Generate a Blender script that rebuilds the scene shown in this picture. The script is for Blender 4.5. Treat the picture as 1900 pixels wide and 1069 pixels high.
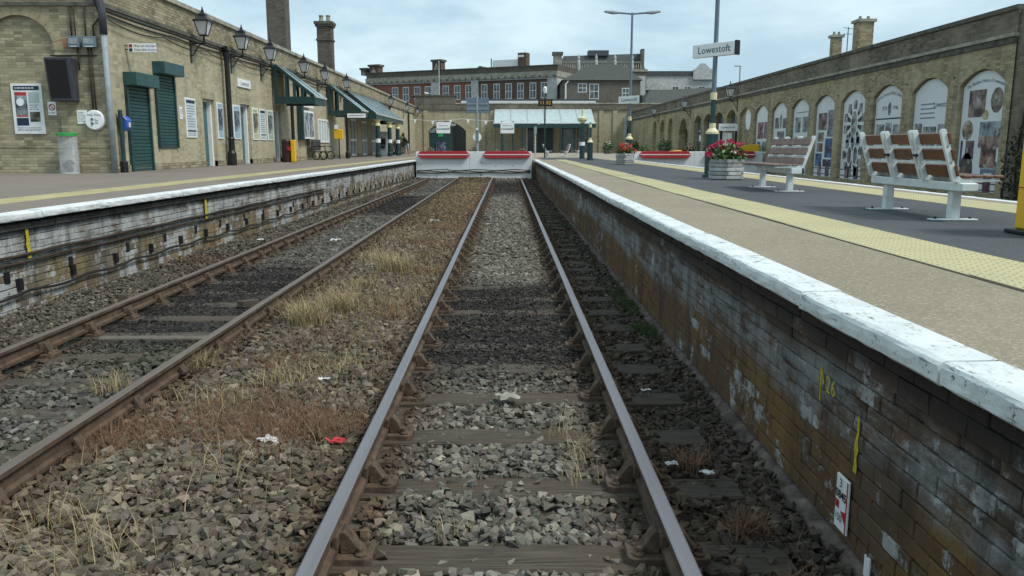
import bpy, bmesh, math, random
import numpy as np
from mathutils import Vector, Matrix, noise as mnoise
random.seed(7); rng = np.random.default_rng(7)
SC = bpy.context.scene
for o in list(bpy.data.objects): bpy.data.objects.remove(o)
COL = SC.collection
R = math.radians

# ---------------------------------------------------------------- camera, sky, sun, exposure
CAM_H = 1.63
cd = bpy.data.cameras.new('camera'); cam = bpy.data.objects.new('camera', cd); COL.objects.link(cam)
cd.sensor_width = 36; cd.lens = 36 * 1500 / 1900; cd.clip_end = 2000; cd.clip_start = 0.05
cam.location = (0, 0, CAM_H)
cam.rotation_euler = (R(90 - 9.93), 0, R(-0.345))
SC.camera = cam

SUN_EL, SUN_AZ = 52, 118          # azimuth clockwise from +Y (north): light from the right, a little behind
w = bpy.data.worlds.new('World'); SC.world = w; w.use_nodes = True
nt = w.node_tree; N = nt.nodes; L = nt.links; N.clear()
out = N.new('ShaderNodeOutputWorld'); bg = N.new('ShaderNodeBackground'); bg.inputs[1].default_value = 0.10
sky = N.new('ShaderNodeTexSky'); sky.sky_type = 'NISHITA'; sky.sun_disc = False
sky.sun_elevation = R(SUN_EL); sky.sun_rotation = R(SUN_AZ); sky.dust_density = 2.0; sky.ozone_density = 1.5
tc = N.new('ShaderNodeTexCoord'); mp = N.new('ShaderNodeMapping'); mp.inputs['Scale'].default_value = (1.0, 1.0, 3.2)
mp.inputs['Rotation'].default_value = (0, 0, R(70))
n1 = N.new('ShaderNodeTexNoise'); n1.inputs['Scale'].default_value = 2.6; n1.inputs['Detail'].default_value = 8; n1.inputs['Roughness'].default_value = 0.58; n1.inputs['Distortion'].default_value = .4
cr = N.new('ShaderNodeValToRGB'); e = cr.color_ramp.elements
e[0].position = 0.40; e[0].color = (2.55, 3.6, 4.25, 1); e[1].position = 0.60; e[1].color = (4.0, 5.05, 5.4, 1)
mx = N.new('ShaderNodeMix'); mx.data_type = 'RGBA'; mx.inputs[0].default_value = 0.90
L.new(tc.outputs['Generated'], mp.inputs[0]); L.new(mp.outputs[0], n1.inputs['Vector']); L.new(n1.outputs['Fac'], cr.inputs[0])
L.new(sky.outputs[0], mx.inputs[6]); L.new(cr.outputs[0], mx.inputs[7]); L.new(mx.outputs[2], bg.inputs[0]); L.new(bg.outputs[0], out.inputs[0])

sd = bpy.data.lights.new('sun', 'SUN'); sd.energy = 1.5; sd.angle = R(14); sd.color = (1.0, 0.97, 0.92)
sun = bpy.data.objects.new('sun', sd); COL.objects.link(sun)
sv = Vector((math.sin(R(SUN_AZ)) * math.cos(R(SUN_EL)), math.cos(R(SUN_AZ)) * math.cos(R(SUN_EL)), math.sin(R(SUN_EL))))
sun.rotation_euler = sv.to_track_quat('Z', 'Y').to_euler(); sun.location = (20, -20, 40)
vs = SC.view_settings; vs.view_transform = 'Standard'; vs.look = 'None'; vs.gamma = 1; vs.use_curve_mapping = False
vs.exposure = 0.93
SC.cycles.use_denoising = True; SC.cycles.max_bounces = 6; SC.cycles.diffuse_bounces = 3; SC.cycles.transparent_max_bounces = 12

# ---------------------------------------------------------------- helpers
class Basis:                       # a wall's own axes: u along, v up, n out of it
    def __init__(s, org, d, nrm): s.o = Vector(org); s.d = Vector(d); s.n = Vector(nrm)
    def __call__(s, u, v, n=0.0): return s.o + s.d * u + Vector((0, 0, 1)) * v + s.n * n
class MB:
    def __init__(s): s.v = []; s.f = []; s.mi = []; s.cur = 0
    def add(s, vs, fs):
        b = len(s.v); s.v += [tuple(p) for p in vs]; s.f += [tuple(b + i for i in f) for f in fs]; s.mi += [s.cur] * len(fs); return s
    def hexa(s, c): return s.add(c, [(0, 3, 2, 1), (4, 5, 6, 7), (0, 1, 5, 4), (1, 2, 6, 5), (2, 3, 7, 6), (3, 0, 4, 7)])
    def box(s, x0, x1, y0, y1, z0, z1):
        return s.hexa([(x0, y0, z0), (x1, y0, z0), (x1, y1, z0), (x0, y1, z0), (x0, y0, z1), (x1, y0, z1), (x1, y1, z1), (x0, y1, z1)])
    def wbox(s, B, u0, u1, v0, v1, n0, n1):
        return s.hexa([B(u0, v0, n0), B(u1, v0, n0), B(u1, v0, n1), B(u0, v0, n1), B(u0, v1, n0), B(u1, v1, n0), B(u1, v1, n1), B(u0, v1, n1)])
    def prism(s, pts, fn, a0, a1):                   # pts 2-D polygon, fn(p,q,a)->xyz, extruded a0..a1
        n = len(pts)
        vs = [fn(p, q, a0) for p, q in pts] + [fn(p, q, a1) for p, q in pts]
        fs = [tuple(range(n)), tuple(range(2 * n - 1, n - 1, -1))] + [(i, (i + 1) % n, n + (i + 1) % n, n + i) for i in range(n)]
        return s.add(vs, fs)
    def tube(s, pts, r, n=8, cap=True):
        pts = [Vector(p) for p in pts]; rr = r if isinstance(r, (list, tuple)) else [r] * len(pts)
        vs = []; up = None
        for i, p in enumerate(pts):
            t = (pts[min(i + 1, len(pts) - 1)] - pts[max(i - 1, 0)]).normalized()
            a = t.cross(Vector((0, 0, 1)) if abs(t.z) < 0.95 else Vector((0, 1, 0))).normalized()
            if up is not None and a.dot(up) < 0: a = -a
            up = a; b = t.cross(a)
            for k in range(n):
                an = 2 * math.pi * k / n; vs.append(p + (a * math.cos(an) + b * math.sin(an)) * rr[i])
        fs = [(i * n + k, i * n + (k + 1) % n, (i + 1) * n + (k + 1) % n, (i + 1) * n + k) for i in range(len(pts) - 1) for k in range(n)]
        if cap: fs += [tuple(range(n - 1, -1, -1)), tuple(range((len(pts) - 1) * n, len(pts) * n))]
        return s.add(vs, fs)
    def lathe(s, prof, c=(0, 0, 0), n=12, rot=0.0):
        vs = []; fs = []; m = len(prof)
        for r, z in prof:
            for k in range(n):
                a = 2 * math.pi * (k + rot) / n; vs.append((c[0] + r * math.cos(a), c[1] + r * math.sin(a), c[2] + z))
        for i in range(m - 1):
            for k in range(n): fs.append((i * n + k, i * n + (k + 1) % n, (i + 1) * n + (k + 1) % n, (i + 1) * n + k))
        fs += [tuple(range(n - 1, -1, -1)), tuple(range((m - 1) * n, m * n))]
        return s.add(vs, fs)
    def mesh(s, name, org=(0, 0, 0), bevel=0.0, smooth=False):
        me = bpy.data.meshes.new(name); o = Vector(org)
        me.from_pydata([(p[0] - o.x, p[1] - o.y, p[2] - o.z) for p in s.v], [], s.f)
        bm = bmesh.new(); bm.from_mesh(me)
        if not any(s.mi): bmesh.ops.recalc_face_normals(bm, faces=bm.faces)
        if bevel: bmesh.ops.bevel(bm, geom=list(bm.edges), offset=bevel, segments=1, affect='EDGES', profile=0.5)
        bm.to_mesh(me); bm.free()
        if smooth:
            for p in me.polygons: p.use_smooth = True
        return me
    def build(s, name, m, parent=None, at=None, bevel=0.0, smooth=False):
        org = wloc(parent) if parent else Vector(at if at is not None else (0, 0, 0))
        return link(name, s.mesh(name, org, bevel, smooth), m, parent, None if parent else org)
def wloc(o):
    p = Vector((0, 0, 0))
    while o: p = p + o.location; o = o.parent
    return p
def link(name, me, m, parent=None, loc=None):
    if m is not None and not me.materials: me.materials.append(m)
    o = bpy.data.objects.new(name, me); COL.objects.link(o)
    if parent: o.parent = parent
    if loc is not None: o.location = loc
    return o
def tag(o, label, cat, group=None):
    o['label'] = label; o['category'] = cat
    if group: o['group'] = group
    return o
def thing(name, label, cat, loc=(0, 0, 0), group=None):
    o = bpy.data.objects.new(name, None); COL.objects.link(o); o.location = loc; o.empty_display_size = 0.1
    return tag(o, label, cat, group)
def kind(o, k): o['kind'] = k; return o
def structure(o): return kind(o, 'structure')
def stuff(o): return kind(o, 'stuff')
def dup(o, loc=None, rotz=None, label=None, parent=None):
    c = o.copy(); COL.objects.link(c)
    if parent is not None: c.parent = parent
    if loc is not None: c.location = loc
    if rotz is not None: c.rotation_euler = (0, 0, rotz)
    if label: c['label'] = label
    for ch in list(o.children): dup(ch, parent=c)
    return c
_font_cache = {}
def lettering(name, s, size, B, u, v, m, parent, n=0.006, align='CENTER', bend=0.0, squeeze=1.0, bold=0.0):
    cu = bpy.data.curves.new('t', 'FONT'); cu.body = s; cu.size = size; cu.align_x = align; cu.align_y = 'CENTER'; cu.resolution_u = 2; cu.offset = bold
    to = bpy.data.objects.new('t', cu); COL.objects.link(to)
    me = bpy.data.meshes.new_from_object(to.evaluated_get(bpy.context.evaluated_depsgraph_get()))
    bpy.data.objects.remove(to)
    o = wloc(parent)
    for vt in me.vertices:
        x, y = vt.co.x * squeeze, vt.co.y
        vt.co = B(u + x, v + y - bend * x * x, n) - o
    me.name = name
    return link(name, me, m, parent)

def np_mesh(name, V, F, m, parent=None, col=None, smooth=False):        # V (n,3), F (m,k) all faces one size
    me = bpy.data.meshes.new(name); n = len(V); k = F.shape[1]
    me.vertices.add(n); me.vertices.foreach_set('co', np.ascontiguousarray(V, dtype=np.float32).ravel())
    me.loops.add(F.size); me.loops.foreach_set('vertex_index', np.ascontiguousarray(F, dtype=np.int32).ravel())
    me.polygons.add(len(F)); me.polygons.foreach_set('loop_start', np.arange(0, F.size, k, dtype=np.int32))
    if smooth: me.polygons.foreach_set('use_smooth', np.ones(len(F), dtype=bool))
    me.update(calc_edges=True)
    if not smooth: me.shade_flat()
    if col is not None:
        at = me.color_attributes.new('col', 'FLOAT_COLOR', 'POINT')
        at.data.foreach_set('color', np.ascontiguousarray(np.c_[col, np.ones(len(col))], dtype=np.float32).ravel())
    return link(name, me, m, parent)

# ---------------------------------------------------------------- materials
class NT:                                             # short notation for node trees
    def __init__(s, name, rough=0.8, spec=0.3, metal=0.0):
        s.m = bpy.data.materials.new(name); s.m.use_nodes = True; s.t = s.m.node_tree; s.b = s.t.nodes['Principled BSDF']
        s.b.inputs['Roughness'].default_value = rough; s.b.inputs['Specular IOR Level'].default_value = spec; s.b.inputs['Metallic'].default_value = metal
        s.pos = s.t.nodes.new('ShaderNodeNewGeometry').outputs['Position']
    def n(s, t, **kw):
        x = s.t.nodes.new(t)
        for k, v in kw.items(): setattr(x, k, v)
        return x
    def put(s, inp, v):
        if hasattr(v, 'is_linked') or isinstance(v, bpy.types.NodeSocket): s.t.links.new(v, inp)
        else: inp.default_value = v if not (isinstance(v, tuple) and len(v) == 3 and inp.type == 'RGBA') else (*v, 1)
    def math(s, op, a, b=0.0, clamp=False):
        x = s.n('ShaderNodeMath', operation=op, use_clamp=clamp); s.put(x.inputs[0], a); s.put(x.inputs[1], b); return x.outputs[0]
    def mix(s, f, a, b, mode='MIX'):
        x = s.n('ShaderNodeMix', data_type='RGBA', blend_type=mode); s.put(x.inputs[0], f); s.put(x.inputs[6], a); s.put(x.inputs[7], b); return x.outputs[2]
    def scale(s, vec, sc):
        x = s.n('ShaderNodeMapping'); s.t.links.new(vec, x.inputs[0]); x.inputs['Scale'].default_value = sc; return x.outputs[0]
    def noise(s, vec, scale=5.0, detail=4.0, rough=0.55, off=0.0):
        x = s.n('ShaderNodeTexNoise'); x.inputs['Scale'].default_value = scale; x.inputs['Detail'].default_value = detail; x.inputs['Roughness'].default_value = rough
        if off:
            mpp = s.n('ShaderNodeMapping'); mpp.inputs['Location'].default_value = (off, off * .7, off * 1.3); s.t.links.new(vec, mpp.inputs[0]); vec = mpp.outputs[0]
        s.t.links.new(vec, x.inputs['Vector']); return x.outputs['Fac']
    def step(s, v, lo, hi):
        x = s.n('ShaderNodeMapRange', clamp=True); s.put(x.inputs[0], v); x.inputs[1].default_value = lo; x.inputs[2].default_value = hi; return x.outputs[0]
    def sep(s, vec):
        x = s.n('ShaderNodeSeparateXYZ'); s.t.links.new(vec, x.inputs[0]); return x.outputs
    def comb(s, a, b, c=0.0):
        x = s.n('ShaderNodeCombineXYZ')
        for i, v in enumerate((a, b, c)): s.put(x.inputs[i], v)
        return x.outputs[0]
    def bump(s, h, strength=0.4, dist=0.01, normal=None):
        x = s.n('ShaderNodeBump'); x.inputs['Strength'].default_value = strength; x.inputs['Distance'].default_value = dist; s.put(x.inputs['Height'], h)
        if normal is not None: s.t.links.new(normal, x.inputs['Normal'])
        s.t.links.new(x.outputs[0], s.b.inputs['Normal']); return x.outputs[0]
    def color(s, c): s.put(s.b.inputs['Base Color'], c); return s
    def attr(s, name): x = s.n('ShaderNodeAttribute', attribute_name=name); return x.outputs['Color']
    def objrand(s): return s.n('ShaderNodeObjectInfo').outputs['Random']
    def objcol(s): return s.n('ShaderNodeObjectInfo').outputs['Color']
    def objpos(s): return s.n('ShaderNodeTexCoord').outputs['Object']
def plain(name, c, rough=0.6, spec=0.35, metal=0.0, var=0.25, scale=6.0, bump=0.0, bscale=60.0, world=True):
    t = NT(name, rough, spec, metal); p = t.pos if world else t.objpos()
    nz = t.noise(p, scale, 5, 0.6)
    d = tuple(x * (1 - var) for x in c); l = tuple(min(1, x * (1 + var * .6)) for x in c)
    t.color(t.mix(t.step(nz, .3, .7), d, l))
    t.put(t.b.inputs['Roughness'], t.math('ADD', t.math('MULTIPLY', t.noise(p, scale * 3, 3), .25), rough - .12))
    if bump: t.bump(t.noise(p, bscale, 4), bump, 0.01)
    return t.m
def flaky(name, c, under, amount=.5, scale=14, rough=.6, spec=.3):       # paint with chips and dirt
    t = NT(name, rough, spec); p = t.pos
    chips = t.step(t.noise(p, scale, 8, .7), amount + .06, amount + .10)
    dirt = t.step(t.noise(p, scale * .18, 5, .6, 3.1), .35, .75)
    col = t.mix(t.math('MULTIPLY', dirt, .35), c, tuple(x * .55 for x in c))
    t.color(t.mix(chips, col, under)); t.bump(t.math('SUBTRACT', t.noise(p, 55, 4), chips), .35, .006)
    return t.m
def brick_wall(name, c1, c2, mortar, patch, soot=.35, patch_amt=.5, rw=.235, rh=.078, bump=.5, msize=.008, contrast=1.0):
    t = NT(name, .9, .15); x, y, z = t.sep(t.pos)
    uv = t.comb(t.math('ADD', x, y), z)
    b = t.n('ShaderNodeTexBrick'); t.t.links.new(uv, b.inputs['Vector']); b.inputs['Scale'].default_value = 1
    b.inputs['Brick Width'].default_value = rw; b.inputs['Row Height'].default_value = rh; b.inputs['Mortar Size'].default_value = msize; b.inputs['Mortar Smooth'].default_value = .3
    t.put(b.inputs['Color1'], c1); t.put(b.inputs['Color2'], c2); t.put(b.inputs['Mortar'], mortar); b.inputs['Bias'].default_value = -.1
    wn = t.n('ShaderNodeTexWhiteNoise', noise_dimensions='2D')
    bi = t.comb(t.math('FLOOR', t.math('DIVIDE', t.math('ADD', x, y), rw)), t.math('FLOOR', t.math('DIVIDE', z, rh))); t.t.links.new(bi, wn.inputs['Vector'])
    col = t.mix(t.math('MULTIPLY', wn.outputs['Value'], .45 * contrast), b.outputs['Color'], tuple(v * .45 for v in c2))
    big = t.step(t.noise(t.pos, .55, 5, .6), .5 - patch_amt * .25, .72)
    col = t.mix(t.math('MULTIPLY', big, .7), col, patch)
    st = t.noise(t.scale(t.pos, (1.4, 1.4, .16)), 1.6, 6, .65, 5.3)
    col = t.mix(t.math('MULTIPLY', t.step(st, .52, .78), soot), col, (.035, .032, .026))
    fine = t.noise(t.pos, 38, 4, .7)
    col = t.mix(t.math('MULTIPLY', t.step(fine, .55, .8), .35), col, tuple(v * .5 for v in c1))
    t.color(col); t.bump(t.math('ADD', t.math('MULTIPLY', b.outputs['Fac'], -1.0), t.math('MULTIPLY', fine, .6)), bump, .012)
    return t.m
def asphalt(name, c, c2, grit, gscale=260):
    t = NT(name, .92, .2); p = t.pos
    col = t.mix(t.step(t.noise(p, .7, 6, .65), .35, .68), c, c2)
    g = t.noise(p, gscale, 2, .6)
    col = t.mix(t.math('MULTIPLY', t.step(g, .50, .70), .55), col, grit)
    col = t.mix(t.math('MULTIPLY', t.step(t.noise(p, 110, 2), .58, .72), .6), col, tuple(v * .5 for v in c))
    stn = t.step(t.noise(p, 2.2, 5, .7, 7.7), .62, .72)
    col = t.mix(t.math('MULTIPLY', stn, .45), col, tuple(v * .45 for v in c))
    t.color(col); t.bump(g, .5, .006); return t.m

M = {}
M['buff_brick'] = brick_wall('buff_brick', (0.461, 0.403, 0.262), (0.371, 0.326, 0.218), (0.397, 0.365, 0.275), (0.474, 0.429, 0.301), .34, .55, bump=.3, contrast=1.3)
M['old_brick'] = brick_wall('weathered_brick', (0.468, 0.403, 0.260), (0.247, 0.215, 0.143), (0.208, 0.189, 0.143), (0.390, 0.338, 0.221), .55, .1, rw=.24, rh=.085, contrast=1.5, msize=.014)
M['end_brick'] = brick_wall('pale_brick', (0.450, 0.394, 0.256), (0.338, 0.300, 0.200), (0.300, 0.275, 0.206), (0.413, 0.369, 0.250), .35, .35, contrast=1.8, msize=.011)
M['olive_wall'] = brick_wall('olive_brown_brick', (0.443, 0.380, 0.235), (0.339, 0.293, 0.182), (0.320, 0.278, 0.182), (0.471, 0.408, 0.252), .45, .2, bump=.5, contrast=1.7, msize=.012)
M['parapet'] = brick_wall('dark_parapet_brick', (0.227, 0.200, 0.148), (0.148, 0.131, 0.101), (0.174, 0.157, 0.122), (0.295, 0.260, 0.192), .5, .2, bump=.6, contrast=1.6, msize=.014)
M['red_brick'] = brick_wall('red_brick', (.32, .118, .075), (.25, .095, .065), (.26, .19, .15), (.25, .11, .08), .4, .3)
M['brown_brick'] = brick_wall('brown_brick', (0.162, 0.101, 0.074), (0.121, 0.081, 0.068), (0.149, 0.121, 0.101), (0.135, 0.095, 0.081), .3, .3)
M['grey_brick'] = brick_wall('grey_brown_brick', (0.188, 0.163, 0.125), (0.138, 0.125, 0.106), (0.163, 0.150, 0.125), (0.188, 0.175, 0.150), .5, .4)
M['chimney'] = brick_wall('chimney_brick', (.16, .14, .11), (.10, .09, .075), (.11, .10, .085), (.15, .135, .11), .6, .4, contrast=1.4)
M['stone'] = plain('grey_stone', (0.324, 0.312, 0.252), .9, .2, var=.45, scale=2.5, bump=.4, bscale=20)
M['dark_stone'] = plain('dark_stone', (.115, .11, .09), .9, .2, var=.5, scale=3, bump=.4, bscale=20)
M['white_stone'] = plain('white_render', (.46, .47, .45), .8, .2, var=.25, scale=2)
M['slate'] = plain('slate', (.075, .085, .09), .6, .3, var=.4, scale=8, bump=.3)
M['white'] = plain('white_paint', (.74, .76, .74), .5, .4, var=.12, scale=5)
M['sign_white'] = plain('sign_white', (.78, .80, .80), .4, .4, var=.05)
M['navy'] = plain('navy_print', (.02, .035, .07), .5, .3)
M['black'] = plain('black_iron', (.012, .012, .013), .5, .4, var=.4)
M['teal'] = plain('teal_paint', (.022, .075, .075), .45, .45, var=.3, scale=4)
M['dkgreen'] = plain('dark_green_paint', (.012, .045, .045), .4, .5, var=.35, scale=5)
M['cream'] = plain('cream_paint', (.68, .62, .38), .5, .4, var=.15)
M['yellow'] = plain('yellow_plastic', (.72, .42, .02), .45, .45, var=.12, scale=3)
M['red'] = plain('red_paint', (.43, .026, .032), .5, .4, var=.25, scale=4)
M['blue'] = plain('blue_plastic', (.03, .10, .42), .4, .5)
M['grey_metal'] = plain('grey_metal', (.27, .31, .33), .5, .4, var=.25, scale=6)
M['lt_metal'] = plain('galvanised', (.52, .55, .55), .45, .5, .3, var=.2, scale=8)
M['blue_grey'] = plain('blue_grey_sign_back', (.13, .18, .22), .5, .4, var=.2)
M['screen'] = plain('dark_screen', (.010, .010, .014), .18, .5, var=.2)
M['cabinet'] = plain('screen_cabinet', (.05, .05, .065), .45, .4, var=.25)
M['rust_pipe'] = plain('brown_conduit', (.055, .04, .03), .8, .2, var=.5, scale=12)
M['rubber'] = plain('black_cable', (.018, .017, .016), .7, .3, var=.4)
M['dark_glass'] = plain('dark_interior', (.012, .014, .016), .15, .5, var=.3)
M['yellow_paint'] = plain('yellow_spray_paint', (.50, .40, .03), .8, .2, var=.35, scale=40)
M['amber'] = plain('amber_print', (.75, .38, .03), .5, .3, var=.05)
g = NT('window_glass', .06, .5); g.color(g.mix(g.step(g.noise(g.pos, 1.2, 3), .35, .65), (.03, .04, .045), (.12, .15, .16))); M['glass'] = g.m
g = NT('frosted_glazing', .35, .5); g.color(g.mix(g.step(g.noise(g.pos, 2, 4), .3, .7), (.34, .42, .42), (.46, .53, .52))); M['roof_glass'] = g.m
g = NT('lantern_glass', .35, .5); g.color((.62, .64, .63)); M['lantern_glass'] = g.m
g = NT('canopy_glass', .2, .5); g.color(g.mix(g.step(g.noise(g.pos, 1.5, 4), .3, .7), (.13, .19, .20), (.33, .42, .42))); M['canopy_glass'] = g.m
g = NT('clear_plastic', .2, .5); g.color((.75, .78, .78)); g.b.inputs['Alpha'].default_value = .30; g.bump(g.noise(g.pos, 18, 5), .6, .03); M['plastic'] = g.m
CX1, CX2 = -.033, -3.35                       # track centre lines
# ================================================================ SETTING: ground and track bed
PZ = 0.93                                     # platform level above the rail heads
m = plain('earth', (.075, .062, .048), .95, .1, var=.5, scale=1.5, bump=.6, bscale=30)
M['earth'] = m
structure(MB().box(-400, 400, -60, 700, -.9, -.8).build('ground', m))
t = NT('ballast_dirt', .95, .1); x, y, z = t.sep(t.pos)
c = t.mix(t.step(t.noise(t.pos, 1.1, 6, .65), .35, .68), (.085, .067, .048), (.14, .112, .082))
c = t.mix(t.math('MULTIPLY', t.step(t.noise(t.pos, 28, 3, .7), .48, .66), .8), c, (.20, .175, .14))
c = t.mix(t.math('MULTIPLY', t.step(t.noise(t.pos, 21, 3, .7, 4), .52, .66), .75), c, (.03, .025, .02))
wv = t.math('MULTIPLY', t.math('SUBTRACT', t.noise(t.pos, 1.5, 5, .6, 4), .5), 1.6)
for cx_, cy_, hw in ((CX2, 9.6, 2.2), (CX1, 8.6, 2.4), (CX2, 26, 4), (CX1, 36, 5)):          # oil dripped by standing trains
    mk = t.math('MULTIPLY', t.step(t.math('ADD', t.math('ABSOLUTE', t.math('SUBTRACT', y, cy_)), t.math('MULTIPLY', wv, 2.2)), hw + .8, hw - .8), t.step(t.math('ABSOLUTE', t.math('SUBTRACT', x, cx_)), .78, .66))
    c = t.mix(t.math('MULTIPLY', mk, .8), c, t.mix(t.noise(t.pos, 30, 4, .7), (.018, .017, .016), (.075, .068, .06)))
t.color(c); t.bump(t.noise(t.pos, 24, 5, .7), 1.0, .04)
M['dirt'] = t.m
tb = MB()
nx, ny = 40, 130
for j in range(ny + 1):
    yy = -3 + 47.2 * j / ny
    for i in range(nx + 1):
        xx = -5.6 + 7.4 * i / nx
        zz = .16 * max(0, (yy - 37) / 6) ** 1.5 * (yy < 43.6) - .224 + .016 * mnoise.noise((xx * 1.3, yy * 1.3, 0)) + (.03 if -2.45 < xx < -.9 else 0) + .03 * max(0, 1 - abs(yy - 9.6) / 2.4) ** .5 * (abs(xx - CX2) < .66) + .02 * max(0, 1 - abs(yy - 8.6) / 2.6) ** .5 * (abs(xx - CX1) < .66) - (.02 if xx > 1.0 else 0) + (.05 if xx < -4.6 else 0)
        tb.v.append((xx, yy, zz))
for j in range(ny):
    for i in range(nx):
        a = j * (nx + 1) + i; tb.f.append((a, a + 1, a + nx + 2, a + nx + 1)); tb.mi.append(0)
bed = structure(tb.build('track_bed', M['dirt'], smooth=True))
structure(MB().box(6.5, 15.2, -6, 46, -.45, -.25).build('far_track_bed', M['dirt']))

# ---------------------------------------------------------------- railway tracks
t = NT('rail_rust', .75, .25); c = t.mix(t.step(t.noise(t.pos, 9, 5, .65), .35, .66), (.066, .042, .029), (.135, .093, .062)); c = t.mix(t.math('MULTIPLY', t.step(t.noise(t.scale(t.pos, (1, .12, 1)), 20, 3), .5, .7), .6), c, (.035, .024, .018)); t.color(c); t.bump(t.noise(t.pos, 90, 3), .4, .004); M['rail_rust'] = t.m
t = NT('polished_rail_head', .48, .5, .35); t.color(t.mix(t.step(t.noise(t.scale(t.pos, (3, .12, 1)), 5, 3), .25, .75), (.165, .155, .165), (.225, .215, .23))); M['rail_shine'] = t.m
t = NT('dull_rail_head', .5, .4, .35); t.color(t.mix(t.step(t.noise(t.scale(t.pos, (6, .15, 1)), 12, 4), .3, .7), (.12, .088, .068), (.20, .155, .125))); M['rail_dull'] = t.m
t = NT('old_sleeper_timber', .9, .2); p = t.objpos()
gr = t.noise(t.scale(p, (.7, 14, 9)), 4, 6, .65)
c = t.mix(t.step(gr, .3, .7), (.045, .036, .028), (.125, .105, .082)); c = t.mix(t.math('MULTIPLY', t.step(t.noise(t.pos, 1.6, 4), .52, .68), .4), c, (.095, .062, .038))
t.color(c); t.bump(gr, .9, .02); M['sleeper'] = t.m
M['chair'] = plain('rusty_chair_iron', (.105, .074, .051), .85, .2, var=.5, scale=16, bump=.5, bscale=70)

def rail_mesh(y0, y1, head):
    prof = [(-.035, -.030), (-.035, -.004), (-.028, 0), (.028, 0), (.035, -.004), (.035, -.030), (.010, -.042), (.010, -.105), (.035, -.118), (.035, -.145), (-.035, -.145), (-.035, -.118), (-.010, -.105), (-.010, -.042)]
    b = MB(); n = len(prof); ys = np.linspace(y0, y1, 30)
    for yv in ys:
        jx = .006 * mnoise.noise((0.3, yv * .25, head))
        for px, pz in prof: b.v.append((px + jx, yv, pz))
    for i in range(len(ys) - 1):
        for k in range(n):
            b.f.append((i * n + k, i * n + (k + 1) % n, (i + 1) * n + (k + 1) % n, (i + 1) * n + k)); b.mi.append(1 if k in (1, 2, 3) else 0)
    b.f += [tuple(range(n)), tuple(range((len(ys) - 1) * n, len(ys) * n))[::-1]]; b.mi += [0, 0]
    me = bpy.data.meshes.new('rail'); me.from_pydata(b.v, [], b.f)
    bm = bmesh.new(); bm.from_mesh(me); bmesh.ops.recalc_face_normals(bm, faces=bm.faces); bm.to_mesh(me); bm.free()
    me.materials.append(M['rail_rust']); me.materials.append(M['rail_shine'] if head == 1 else M['rail_dull'])
    for i, mi in enumerate(b.mi): me.polygons[i].material_index = mi
    return me
def chair_mesh(key, k_=1.0):
    b = MB()                                          # origin under the rail, sleeper top at z = -0.19
    b.prism([(-.20, -.085), (-.17, -.105), (.17, -.105), (.20, -.085), (.20, .085), (.17, .105), (-.17, .105), (-.20, .085)], lambda p, q, a: (p, q, a), -.192, -.150)
    jaw = [(.038, -.150), (.165, -.150), (.125, -.118), (.085, -.060), (.066, -.045), (.038, -.050)]
    b.prism(jaw, lambda p, q, a: (p, a, q), -.048, .048); b.prism([(-p, q) for p, q in jaw], lambda p, q, a: (p, a, q), -.048, .048)
    for sx in (-1, 1):
        for sy in (-.064, .064):
            b.lathe([(.030, 0), (.030, .014), (.018, .016), (.018, .040), (.013, .044)], (sx * .145, sy, -.151), 6, rot=random.random())
    if key: b.hexa([(.012, -.11, -.105), (.040, -.11, -.105), (.044, .10, -.105), (.012, .10, -.105), (.012, -.11, -.045), (.040, -.11, -.045), (.044, .10, -.045), (.012, .10, -.045)])
    if k_ != 1: b.v = [(p[0] * k_ if abs(p[0]) > .05 else p[0], p[1] * .8, p[2] - .012) for p in b.v]
    return b.mesh('rail_chair', bevel=.004)
CH = [chair_mesh(True, .92), chair_mesh(True, .66)]
for c_ in CH: c_.materials.append(M['chair'])
def sleeper_mesh(k):
    b = MB(); n = 14; r = random.Random(k)
    for i in range(n + 1):
        xx = -1.3 + 2.6 * i / n; dz = r.uniform(-.006, .004); dy = r.uniform(-.006, .006)
        b.v += [(xx, -.125 + dy, -.32), (xx, -.125 + dy, -.203 + dz), (xx, -.113 + dy, -.192 + dz), (xx, .113 + dy, -.192 + dz), (xx, .125 + dy, -.203 + dz), (xx, .125 + dy, -.32)]
    for i in range(n):
        for q in range(5): b.f.append((i * 6 + q, i * 6 + q + 1, i * 6 + q + 7, i * 6 + q + 6)); b.mi.append(0)
    b.f += [(5, 4, 3, 2, 1, 0), tuple(range(n * 6, n * 6 + 6))]; b.mi += [0, 0]
    me = b.mesh('sleeper'); me.materials.append(M['sleeper']); return me
SLM = [sleeper_mesh(k) for k in range(5)]
TRK = {}
def track(label, cx, y0, pitch, n, head, xoff=0):
    T = thing('railway_track', label, 'railway track', (cx, 0, 0), 'railway tracks between the platforms')
    rm = rail_mesh(1.2, 43.25, head)
    for s in (-1, 1):
        o = link('rail', rm, None, T, (s * .7525, 0, 0))
    ys = []
    for i in range(n):
        yy = y0 + pitch * i + random.uniform(-.02, .02)
        if yy > 43: break
        ys.append(yy)
        so = link('sleeper', random.choice(SLM), None, T, (random.uniform(-.03, .03), yy, random.uniform(-.006, .006)))
        so.rotation_euler = (0, 0, random.uniform(-.008, .008))
        for s in (-1, 1):
            c = link('rail_chair', CH[0 if head == 1 else 1], None, so, (s * .7525 - so.location.x, 0, -so.location.z))
            c.rotation_euler = (0, 0, 0 if s < 0 else math.pi)
    return ys
SL1 = track('railway track with polished rail heads running straight ahead of the camera', CX1, 1.80, .785, 60, 1)
SL2 = track('rusty brown railway track beside the lower left platform wall', CX2, 1.45, .785, 60, 0)

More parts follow.
